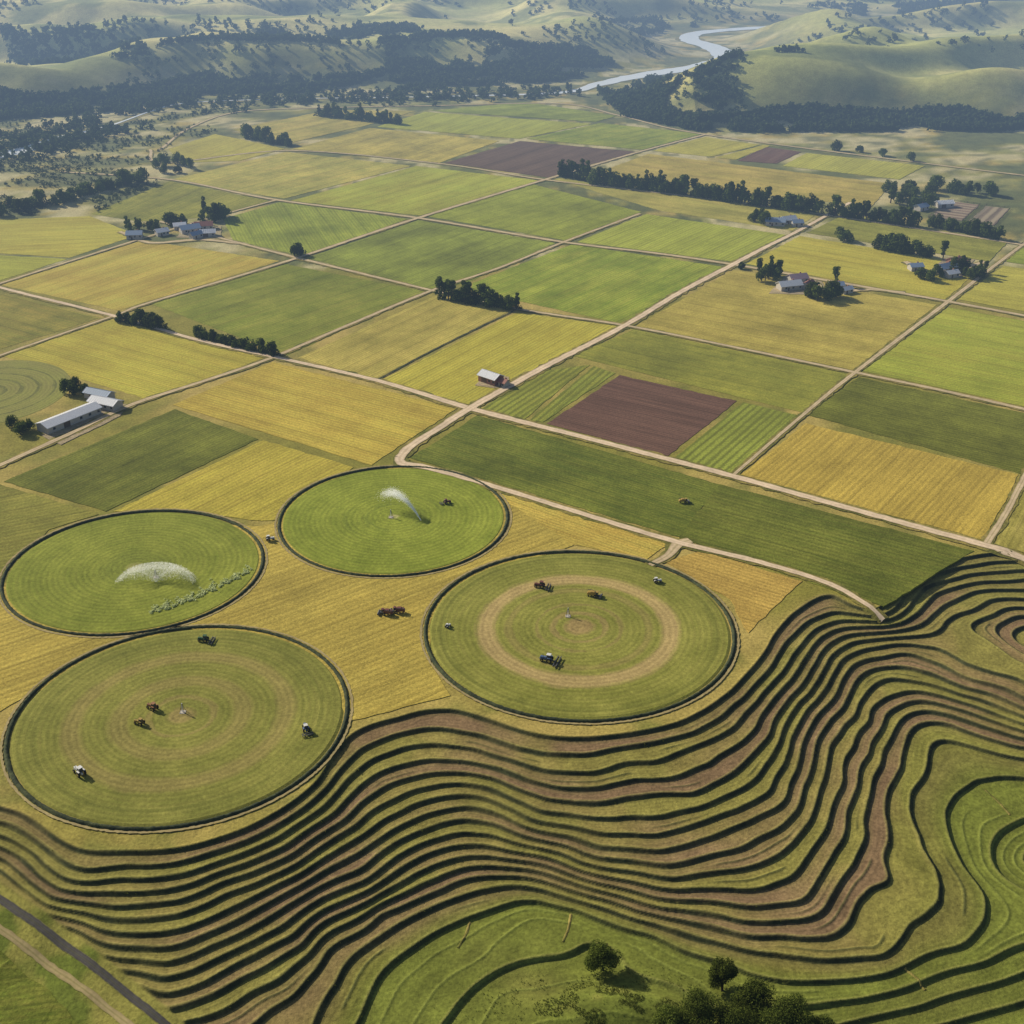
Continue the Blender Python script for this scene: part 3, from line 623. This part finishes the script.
clump((982,193),8,10,3,TM,'dark green tree near livestock yards','trees near livestock yards',1.0)
clump((146,232),13,8,9,MM,'dark tree sheltering a farmstead','trees round a farmstead',.85); clump((215,220),13,12,9,MM,'dark tree sheltering a farmstead','trees round a farmstead',1.0)
row([(165,226),(185,224)],3,TM,'dark tree sheltering a farmstead','trees round a farmstead',.8,und=False)
clump((297,255),5,5,3,TM,'small dark tree at a track crossing','trees at a track crossing',.8)
clump((770,279),9,12,8,MM,'dark tree beside a farmhouse','trees round the farmhouse',.95); clump((820,298),13,6,8,TM,'dark tree beside a farmhouse','trees round the farmhouse',.95)
put_tree(Gp((833,284)),PM,'tall narrow poplar beside a farmhouse','trees round the farmhouse',.9); clump((740,270),4,4,2,SM,'small round tree beside dirt road','roadside shrubs',1.0)
clump((972,276),13,14,10,MM,'dark tree sheltering a farmyard','trees round the farmyard',.9); put_tree(Gp((942,260)),PM,'tall poplar in a farmyard','trees round the farmyard'); clump((931,279),10,6,5,TM,'dark tree sheltering a farmyard','trees round the farmyard',.65)
clump((844,241),5,4,2,TM,'dark tree on a field edge','field edge trees',1.0); clump((761,221),8,10,5,MM,'dark tree beside blue roofed cottages','trees beside cottages',.95)
clump((77,391),8,5,6,TM,'dark tree beside long barns','trees beside barns',.7); clump((20,428),8,8,5,TM,'dark tree beside long barns','trees beside barns',.6)
row([(243,138),(290,146)],9,TM,'distant dark tree on the valley floor','valley floor trees',1.1,3); row([(316,116),(400,124)],17,MM,'distant dark tree in a windbreak','distant windbreak trees',1.1,2)
row([(0,214),(60,202),(140,181)],26,TM,'dark bushy tree beside the river','riverside trees',1.1,6); clump((172,170),18,22,8,TM,'dark bushy tree beside the river','riverside trees',.95)
row([(830,148),(925,163)],4,TM,'distant small tree on a field edge','distant field trees',.8,5,und=False)
print('TREES',ntree)
def near_tree(p,h,w,lab):
    x,y,z=hit(*p); r=bpy.data.objects.new('tree',None); r.empty_display_size=1; link(r); r.location=(x[0],y[0],z[0]-.2); meta(r,lab,'tree')
    TV,TQ=trunk_geo(h,h*.035,6,w*.25); t=bpy.data.objects.new('trunk',npmesh('trunk',TV,TQ,True)); link(t,r,M_bark)
    c,rr=crown_blobs(h,w,22,.28); LV,LQ=leaves(c,rr*.85,9000,.36); k=bpy.data.objects.new('crown',npmesh('crown',LV,LQ)); link(k,r,M_leafn)
near_tree((603,970),10.5,10,'round dark green tree standing alone on grassy mound')
near_tree((722,990),10.5,8.5,'small leafy tree beside a thicket'); near_tree((698,1024),10,13,'broad leafy tree in a thicket'); near_tree((752,1014),10,12,'leafy tree in a thicket')
near_tree((790,1026),9.5,13,'broad dark leafy tree in a thicket'); near_tree((735,1040),11,13,'broad leafy tree in a thicket'); near_tree((672,1034),8,10,'leafy tree in a thicket'); near_tree((770,1046),10,12,'broad leafy tree in a thicket'); near_tree((818,1040),7,10,'leafy tree in a thicket'); near_tree((650,1048),6,8,'leafy tree in a thicket')
def stuffmerge(name,P_,tm,s0,s1,mat,lab,cat,sink):
    VV=[];QQ=[];o_=0
    for p in P_:
        LV,LQ=tm[random.randrange(len(tm))]; a=random.random()*6.28; s=random.uniform(s0,s1); ca_,sa_=math.cos(a)*s,math.sin(a)*s
        v=np.empty_like(LV); v[:,0]=LV[:,0]*ca_-LV[:,1]*sa_+p[0]; v[:,1]=LV[:,0]*sa_+LV[:,1]*ca_+p[1]; v[:,2]=LV[:,2]*s+p[2]-sink
        VV.append(v); QQ.append(LQ+o_); o_+=len(v)
    o=bpy.data.objects.new(name,npmesh(name,np.concatenate(VV),np.concatenate(QQ))); link(o,mat=mat); meta(o,lab,cat,kind='stuff')
tm=[]
for i in range(5):
    c_,r_=crown_blobs(9,9,5); tm.append(leaves(c_,r_,40,2.6))
stuffmerge('woodland',wpts,tm,.45,1.0,M_leafw,'dark distant woodland covering hillsides','woodland',1.2)
tm=[]
for i in range(4):
    c_,r_=crown_blobs(5,6,5,.1); tm.append(leaves(c_,r_,110,1.0))
k=6000; qx=rng.uniform(-560,-250,k); qy=rng.uniform(880,1330,k); fld=[Gp(p) for p in [(90,216),(170,181),(170,150),(215,133),(240,112),(120,100),(-120,110),(-120,214)]]
ok=inpoly(qx,qy,fld)&(poly_dist(qx,qy,riv)>12)&(fbm(qx/40+8,qy/26+2,4)>.48); scr=[(a,b,0) for a,b in zip(qx[ok],qy[ok])][:2000]; print('SCRUB',len(scr))
stuffmerge('riverside_scrub',scr,[leaves(*crown_blobs(5,6,4,.1),40,1.3) for _ in range(3)],.3,.75,M_leafw,'low scrub dotted over the river plain','scrub',.4)
stuffmerge('hedge_undergrowth',[(a,b,0) for a,b,_ in under],tm,.6,1.1,M_leaf,'dense shrubs filling the windbreaks below trees','undergrowth',.4)
def tuftobj(name,tx,ty,z,mat,lab,cat,s0,s1,size=.45):
    tm=[leaves(np.array([[0,0,.15]]),np.array([.4]),7,size) for i in range(6)]
    VV=[];QQ=[];o_=0
    for x,y,zz in zip(tx,ty,z):
        LV,LQ=tm[random.randrange(6)]; v=LV*random.uniform(s0,s1)+np.array([x,y,zz]); VV.append(v);QQ.append(LQ+o_);o_+=len(v)
    o=bpy.data.objects.new(name,npmesh(name,np.concatenate(VV),np.concatenate(QQ))); link(o,mat=mat); meta(o,lab,cat,kind='stuff')
k=26000; tx=rng.uniform(-155,205,k); ty=rng.uniform(195,445,k); pr_=parts(tx,ty); z,s1,r1,md1=pr_[0],pr_[1],pr_[2],pr_[5]; ok=((r1>.6)&(s1>-.4))|((md1>.25)&(rng.random(k)<.6)); tx,ty,z=tx[ok],ty[ok],z[ok]; print('TUFTS',len(tx))
k=7000; mx_=rng.normal(MND[0],13,k); my_=rng.normal(MND[1],6,k); cl=fbm(mx_/5,my_/5,2)>.5; mx_,my_=mx_[cl],my_[cl]
tx=np.concatenate([tx,mx_]); ty=np.concatenate([ty,my_]); z=np.concatenate([z,TH(mx_,my_)])
tuftobj('terrace_vegetation',tx,ty,z,M_tuft,'rough grass and scrub on terrace banks','grass',.3,.55)
px=[];py=[]
for i in range(13):
    t=i/12; bx,by=150+92*t,613-38*t**1.3; L=8+5*math.sin(i*2.1)
    for q in range(50):
        u=random.random(); sp=random.gauss(0,1)*(.6+2.0*u); px.append(bx+u*L+sp*.6); py.append(by-u*L*.9+sp*.5)
gx_,gy_=G(px,py,.4); tuftobj('wet_crop_plants',gx_,gy_,np.full(len(px),.36),M_wet,'lush pale green plants under sprinkler drift','crop',.6,1.1,.55)
# ------------------------------------------------------------ small builders
def bmbox(bm,c,s,rot=0):
    r=bmesh.ops.create_cube(bm,size=1,matrix=Matrix.Translation(c)@Matrix.Rotation(rot,4,'Z')@Matrix.Diagonal((s[0],s[1],s[2],1))); return r['verts']
def bmobj(name,bm,parent,mat,loc=(0,0,0),bev=0.0):
    if bev: bmesh.ops.bevel(bm,geom=list(bm.edges),offset=bev,segments=1,affect='EDGES')
    me=bpy.data.meshes.new(name); bm.to_mesh(me); bm.free(); o=bpy.data.objects.new(name,me); o.location=loc; link(o,parent,mat); return o
M_wall=simple('cream_wall',(.45,.41,.35)); M_wallr=simple('brick_wall',(.26,.13,.09)); M_white=simple('white_metal_roof',(.72,.73,.76),.45,.4); M_blue=simple('blue_grey_metal_roof',(.25,.33,.45),.45,.4)
M_red=simple('rust_red_roof',(.30,.13,.10),.7); M_pur=simple('mauve_tile_roof',(.36,.26,.29),.7); M_glass=simple('dark_glass',(.03,.04,.05),.1,.6); M_door=simple('brown_door',(.12,.08,.05))
def building(p,rot,wd,ln_,h,rh,wall,roof,name,lab,cat,big=False,win=3):
    x,y=Gp(p); r=bpy.data.objects.new(name,None); link(r); r.location=(x,y,.05); r.rotation_euler=(0,0,rot); meta(r,lab,cat)
    bm=bmesh.new(); a=ln_/2;b=wd/2
    vs=[bm.verts.new(q) for q in ((-a,-b,0),(a,-b,0),(a,b,0),(-a,b,0),(-a,-b,h),(a,-b,h),(a,b,h),(-a,b,h),(-a,0,h+rh),(a,0,h+rh))]
    for f in ((0,1,5,4),(2,3,7,6),(1,2,6,9,5),(3,0,4,8,7)): bm.faces.new([vs[i] for i in f])
    bmobj('wall',bm,r,wall)
    bm=bmesh.new(); o=.6; th=.18; sl_=rh/b
    for sg in (-1,1):
        q=[(-a-o,0,h+rh+.05),(a+o,0,h+rh+.05),(a+o,sg*(b+o),h+.05-sl_*o),(-a-o,sg*(b+o),h+.05-sl_*o)]
        lo=[bm.verts.new(v) for v in q]; up=[bm.verts.new((v[0],v[1],v[2]+th)) for v in q]
        bm.faces.new(up); bm.faces.new(lo[::-1])
        for i in range(4):
            if i!=0: bm.faces.new((lo[i],lo[(i+1)%4],up[(i+1)%4],up[i]))
        if big:
            n_=int(ln_/1.2)
            for i in range(n_+1):
                xx=-a-o+.1+i*(2*a+2*o-.2)/n_; vs=bmbox(bm,(0,0,0),(.12,math.hypot(b+o,sl_*(b+o))-.1,.10)); bmesh.ops.transform(bm,matrix=Matrix.Translation((xx,sg*(b+o)/2,h+rh/2+.05-sl_*o/2+th+.05))@Matrix.Rotation(-sg*math.atan(sl_),4,'X'),verts=vs)
    bmesh.ops.recalc_face_normals(bm,faces=bm.faces); ro=bmobj('roof',bm,r,roof)
    if not big:
        bm=bmesh.new(); bmbox(bm,(a*.4,b*.3,h+rh*.9),(.9,.7,1.6)); bmobj('chimney',bm,ro,M_wallr)
    bm=bmesh.new(); dw=(3.5 if big else 1.1); dh=min(h-.3,3.2 if big else 2.1); bmbox(bm,(-a*.3,-b-.03,dh/2),(dw,.10,dh)); bmobj('door',bm,r,M_door)
    for i in range(win):
        xx=-a+ (i+.7)*2*a/win
        if abs(xx+a*.3)<dw: continue
        bm=bmesh.new(); bmbox(bm,(xx,-b-.03,h*.58),(1.3,.08,1.2)); bmobj('window',bm,r,M_glass)
        bm=bmesh.new(); bmbox(bm,(xx,b+.03,h*.58),(1.3,.08,1.2)); bmobj('window',bm,r,M_glass)
def ang_of(a,b):
    A_=Gp(a);B_=Gp(b); return math.atan2(B_[1]-A_[1],B_[0]-A_[0])
building((70,422),ang_of((45,432),(98,411)),8.5,30,3.4,1.5,M_wall,M_white,'barn','long white metal roofed livestock barn beside dirt track','barn',True,6)
building((106,407),ang_of((85,398),(125,406)),7,15,3.2,1.4,M_wall,M_white,'barn','white roofed storage barn beside long barn','barn',True,4)
building((100,398),ang_of((85,398),(125,406)),6,14,3,1.3,M_wall,M_blue,'shed','low blue roofed shed beside barns','shed',True,3)
building((491,382),ang_of((478,375),(508,385)),7,11,3.6,1.7,M_wallr,M_white,'farm_building','white roofed brick farm building in golden field','farm building',True,4)
building((504,386),ang_of((478,375),(508,385)),4,4,2.6,1.2,M_wall,M_red,'shed','small red roofed shed beside brick building','shed',False,1)
building((789,289),ang_of((775,290),(805,287)),7,14,3.2,2.0,M_wall,M_white,'farmhouse','white roofed farmhouse among dark trees','house'); building((797,282),0.3,7,11,3.2,2,M_wall,M_pur,'farmhouse','mauve roofed farmhouse among dark trees','house')
building((808,288),.9,5,8,3,1.5,M_wall,M_red,'shed','rust roofed shed beside a farmhouse','shed',False,2)
building((836,289),.2,5,8,3,1.4,M_wall,M_blue,'shed','blue roofed shed behind a farmhouse','shed',False,2); building((846,293),.5,4,7,2.8,1.2,M_wall,M_white,'shed','small white roofed field shed','shed',False,2)
building((775,225),-.2,7,13,3.2,2.0,M_wall,M_blue,'cottage','blue roofed cottage at a field corner','house'); building((788,223),.4,6,10,3.2,1.8,M_wall,M_white,'cottage','white roofed cottage at a field corner','house'); building((797,226),.1,5,7,3,1.5,M_wall,M_blue,'shed','blue roofed shed beside cottages','shed',False,2)
building((190,232),.5,8,13,3.2,2.0,M_wall,M_blue,'farmhouse','blue roofed farmhouse beside green pasture','house'); building((204,229),.2,7,12,3.2,2,M_wall,M_red,'farmhouse','red roofed farmhouse beside trees','house'); building((208,236),.2,6,10,3.0,1.6,M_wall,M_white,'shed','white roofed farm shed beside trees','shed',True,2)
building((196,238),.8,5,8,3,1.5,M_wall,M_blue,'shed','grey roofed shed beside farmyard','shed',False,2); building((180,229),.3,6,8,3,1.5,M_wall,M_white,'shed','pale roofed shed beside farmyard','shed',False,2)
building((135,238),.1,7,10,3.2,1.8,M_wall,M_blue,'farmhouse','grey blue roofed farmhouse behind trees','house'); building((162,235),.6,6,8,3,1.6,M_wall,M_white,'cottage','small white roofed cottage beside trees','house')
building((946,271),.5,7,13,3.2,2.0,M_wall,M_blue,'farmhouse','blue roofed farmhouse in a tree lined yard','house'); building((956,265),.4,7,11,3.2,2,M_wallr,M_red,'farmhouse','red roofed farmhouse in a tree lined yard','house'); building((951,277),.4,5,8,3,1.4,M_wall,M_white,'shed','white roofed shed in a tree lined yard','shed',False,2); building((915,270),.2,6,8,3,1.4,M_wall,M_blue,'shed','blue roofed shed beside farm trees','shed',False,2)
building((944,207),.2,6,12,3.2,1.6,M_wall,M_white,'shed','pale roofed shed beside livestock yards','shed',True,2); building((921,210),.6,6,9,3,1.6,M_wall,M_blue,'shed','grey roofed shed beside livestock yards','shed',False,2)
M_post=simple('weathered_timber',(.22,.17,.12),.9,.1)
for poly in ([(928,218),(948,201),(980,205),(962,221)],[(968,222),(986,206),(1010,209),(994,226)]):
    W=[Gp(p) for p in poly]; r=bpy.data.objects.new('timber_fence',None); link(r); r.location=(W[0][0],W[0][1],0); meta(r,'low timber rail fence round a livestock yard','fence')
    bm=bmesh.new(); bm2=bmesh.new()
    for i in range(4):
        a=W[i];b=W[(i+1)%4]; L=math.dist(a,b); an=math.atan2(b[1]-a[1],b[0]-a[0]); k=int(L/4)
        for q in range(k): t=q/k; bmbox(bm,(a[0]+(b[0]-a[0])*t-W[0][0],a[1]+(b[1]-a[1])*t-W[0][1],.9),(.2,.2,1.8),an)
        for zz in (.7,1.3): bmbox(bm2,((a[0]+b[0])/2-W[0][0],(a[1]+b[1])/2-W[0][1],zz),(L-.3,.06,.16),an)
    bmobj('fence_posts',bm,r,M_post); bmobj('fence_rails',bm2,r,M_post)
# ------------------------------------------------------------ vehicles
M_tyre=simple('black_rubber',(.02,.02,.02),.8); M_rim=simple('yellow_rim',(.4,.32,.1)); PAINT={'green':simple('green_paint',(.03,.09,.03),.4,.5),'blue':simple('blue_paint',(.08,.13,.25),.4,.5),'orange':simple('orange_paint',(.28,.13,.05),.4,.5),'red':simple('red_paint',(.15,.05,.035),.4,.5),'white':simple('white_paint',(.65,.65,.63),.4,.5),'yellow':simple('yellow_paint',(.36,.24,.05),.4,.5)}
M_steel=simple('dark_steel',(.09,.09,.09),.5,.4)
def wheel(parent,x,y,r,wd):
    bm=bmesh.new(); mt=Matrix.Translation((x,y,r))@Matrix.Rotation(math.pi/2,4,'X'); bmesh.ops.create_cone(bm,cap_ends=True,segments=18,radius1=r,radius2=r,depth=wd,matrix=mt)
    bmesh.ops.bevel(bm,geom=[e for e in bm.edges if e.calc_face_angle(0)>1],offset=r*.14,segments=2,affect='EDGES')
    w0=bmobj('wheel',bm,parent,M_tyre); bm=bmesh.new(); bmesh.ops.create_cone(bm,cap_ends=True,segments=14,radius1=r*.5,radius2=r*.42,depth=wd+.06,matrix=mt); bmobj('rim',bm,w0,M_rim)
def tractor(p,rot,paint,zs,lab,impl=None,sc_=1.0):
    sc_*=.82
    x,y=Gp(p); r=bpy.data.objects.new('tractor',None); link(r); r.location=(x,y,zs); r.rotation_euler=(0,0,rot); r.scale=(sc_,)*3; meta(r,lab,'tractor')
    bm=bmesh.new(); bmbox(bm,(1.15,0,1.25),(2.1,.85,.8)); bmbox(bm,(.2,0,.85),(3.6,.5,.5)); bmbox(bm,(-.95,.85,1.75),(1.3,.5,.12)); bmbox(bm,(-.95,-.85,1.75),(1.3,.5,.12)); bmbox(bm,(2.3,0,.75),(.3,.7,.4)); bmobj('body',bm,r,PAINT[paint],bev=.05)
    bm=bmesh.new(); v=bmbox(bm,(-.6,0,2.05),(1.35,1.25,1.2)); 
    for q in v:
        if q.co.z>2.3: q.co.x=(q.co.x+.6)*.85-.6; q.co.y*=.85
    cb=bmobj('cab',bm,r,M_glass,bev=.04); bm=bmesh.new(); bmbox(bm,(-.6,0,2.72),(1.45,1.35,.14)); bmobj('cab_roof',bm,cb,PAINT['white'] if paint in('blue','white') else PAINT[paint],bev=.04)
    bm=bmesh.new(); bmesh.ops.create_cone(bm,cap_ends=True,segments=8,radius1=.07,radius2=.07,depth=1.0,matrix=Matrix.Translation((1.2,.3,2.05))); bmobj('exhaust',bm,r,M_steel)
    for sg in (-1,1): wheel(r,-.95,sg*.95,.9,.5); wheel(r,1.55,sg*.8,.58,.36)
    if impl:
        bm=bmesh.new(); bmbox(bm,(-2.2,0,.7),(1.0,.25,.2)); bmbox(bm,(-2.8,0,.75),(.25,impl,.25)); bmbox(bm,(-3.8,0,.75),(.25,impl,.25))
        for q in (-.4,.4): bmbox(bm,(-3.3,q*impl,.75),(1.2,.15,.15))
        k=int(impl/.5)
        for i in range(k): bmesh.ops.create_cone(bm,cap_ends=True,segments=10,radius1=.34,radius2=.34,depth=.06,matrix=Matrix.Translation((-2.8-(i%2),-impl/2+.25+i*.5,.36))@Matrix.Rotation(math.pi/2,4,'X'))
        bmobj('disc_harrow',bm,r,M_steel)
def combine(p,rot,paint,zs,lab,sc_=.68):
    x,y=Gp(p); r=bpy.data.objects.new('combine_harvester',None); link(r); r.location=(x,y,zs); r.rotation_euler=(0,0,rot); r.scale=(sc_,)*3; meta(r,lab,'harvester')
    bm=bmesh.new(); bmbox(bm,(-.6,0,2.1),(5.0,2.4,1.8)); bmbox(bm,(-.3,0,3.25),(2.6,2.2,.6)); bmbox(bm,(-3.3,0,1.7),(.8,2.1,1.2)); bmobj('body',bm,r,PAINT[paint],bev=.1)
    bm=bmesh.new(); bmbox(bm,(2.5,0,2.7),(1.3,1.9,1.7)); cb=bmobj('cab',bm,r,M_glass,bev=.08); bm=bmesh.new(); bmbox(bm,(2.5,0,3.63),(1.5,2.1,.16)); bmobj('cab_roof',bm,cb,PAINT[paint],bev=.04)
    bm=bmesh.new(); bmbox(bm,(3.3,0,1.1),(1.6,1.1,.6)); bmbox(bm,(4.5,0,.6),(1.0,5.0,.8)); bmesh.ops.create_cone(bm,cap_ends=True,segments=8,radius1=.55,radius2=.55,depth=4.8,matrix=Matrix.Translation((5.0,0,1.0))@Matrix.Rotation(math.pi/2,4,'X')); bmobj('header',bm,r,M_steel)
    bm=bmesh.new(); bmesh.ops.create_cone(bm,cap_ends=True,segments=8,radius1=.16,radius2=.16,depth=4.2,matrix=Matrix.Translation((-1.6,1.5,3.4))@Matrix.Rotation(math.pi/2,4,'Y')); bmobj('unloading_auger',bm,r,M_steel)
    for sg in (-1,1): wheel(r,1.5,sg*1.4,.95,.65); wheel(r,-2.6,sg*1.2,.6,.4)
zc=.34
tractor((540,588),2.9,'red',zc,'dark red tractor pulling a disc harrow on worked ring',5,1.15); combine((593,597),-.3,'yellow',zc,'dull yellow combine harvester in a round field',.6); tractor((547,662),2.8,'blue',zc,'blue tractor with white roof pulling harrow',6,1.3); tractor((657,583),.2,'white',zc,'small white tractor near round field edge',None,.9)
tractor((448,628),.9,'white',zc,'small pale tractor near field bank',None,.7)
tractor((204,642),3.0,'green',zc,'green tractor pulling a harrow near bank',5,1.1); tractor((153,710),2.6,'orange',zc,'dull orange tractor in brown banded round field',None,1.15); tractor((140,725),2.8,'yellow',zc,'small yellow tractor in banded round field',None,1.0)
tractor((306,731),1.9,'blue',zc,'dark blue tractor with harrow near round edge',4,1.1); tractor((80,775),2.4,'white',zc,'white tractor on banded round field',None,1.3)
tractor((447,504),.4,'red',zc,'red tractor in bright green round field',3,.9); tractor((270,541),.3,'white',.3,'white tractor on track between round fields',None,1.0)
combine((387,615),3.0,'red',.3,'dark red combine harvester on golden stubble',.6); combine((399,613),3.1,'red',.3,'dark red combine harvester following on stubble',.6)
combine((683,503),.1,'yellow',.3,'yellow harvester working a dark green field',.5)
def pivot(p,lab):
    x,y=Gp(p); r=bpy.data.objects.new('irrigation_pivot',None); link(r); r.location=(x,y,.34); meta(r,lab,'irrigation pivot')
    bm=bmesh.new()
    for i in range(4):
        a=i*math.pi/2+.78; v=bmbox(bm,(0,0,0),(.1,.1,3.4)); bmesh.ops.transform(bm,matrix=Matrix.Translation((math.cos(a)*.6,math.sin(a)*.6,1.6))@Matrix.Rotation(-.3,4,Vector((-math.sin(a),math.cos(a),0))),verts=v)
    bmobj('tower',bm,r,M_steel); bm=bmesh.new(); bmbox(bm,(0,0,.06),(1.8,1.8,.12)); bmobj('concrete_pad',bm,r,M_wall); bm=bmesh.new(); bmesh.ops.create_cone(bm,cap_ends=True,segments=10,radius1=.14,radius2=.14,depth=3.4,matrix=Matrix.Translation((0,0,1.75))); bmobj('riser_pipe',bm,r,M_white)
for p in ((568,617),(183,713),(391,518),(156,578)): pivot(p,'small steel irrigation pivot on concrete pad')
# ------------------------------------------------------------ water sprays
m=N('water_droplets'); df=m.n('ShaderNodeBsdfDiffuse'); df.inputs[0].default_value=(.97,.98,.98,1); tr=m.n('ShaderNodeBsdfTranslucent'); tr.inputs[0].default_value=(.97,.98,.98,1); mx=m.n('ShaderNodeMixShader'); mx.inputs[0].default_value=.6; m.l(df.outputs[0],mx.inputs[1]); m.l(tr.outputs[0],mx.inputs[2]); M_drop=m.done(shader=mx.outputs[0])
def drops(name,P_,size,lab):
    k=len(P_); d=rng.normal(size=(k,3,3))*(size*(.4+rng.random(k)))[:,None,None]; V=(P_[:,None,:]+d).reshape(-1,3)
    o=bpy.data.objects.new(name,npmesh(name,V,np.arange(k*3).reshape(-1,3))); link(o,mat=M_drop); meta(o,lab,'water spray')
x0,y0=Gp((156,583)); k=26000
ray=rng.integers(0,70,k); th=-.1+(math.pi+.2)*ray/69+rng.normal(size=k)*.02; t=rng.random(k)**.6
R=14.5*(1+.05*np.sin(ray*2.3)); pz=(4*5.0*t*(1-t)+.6)*(1-.75*rng.random(k)**2.2); rr=R*t+rng.normal(size=k)*.25; drops('water_spray',np.stack([x0+np.cos(th)*rr,y0+np.sin(th)*rr*.7,np.maximum(pz,.4)],1),.065,'white dome of water from field sprinkler')
x0,y0=Gp((421,522)); x1,y1=Gp((386,506)); dv=np.array([x1-x0,y1-y0]); k=14000; t=rng.random(k)**.9; th=rng.normal(size=k)*.07*(1+.5*t); L=1+rng.normal(size=k)*.05
q=dv[None]*(t*L)[:,None]; qx=q[:,0]*np.cos(th)-q[:,1]*np.sin(th); qy=q[:,0]*np.sin(th)+q[:,1]*np.cos(th); pz=.8+4*7.5*(t*.7)*(1-t*.7)+rng.normal(size=k)*.6*t**1.5-np.abs(rng.normal(size=k))*1.3*t**2
drops('water_jet',np.stack([x0+qx,y0+qy,np.maximum(pz,.5)],1),.085,'white arcing water jet over green field')
print('DONE')
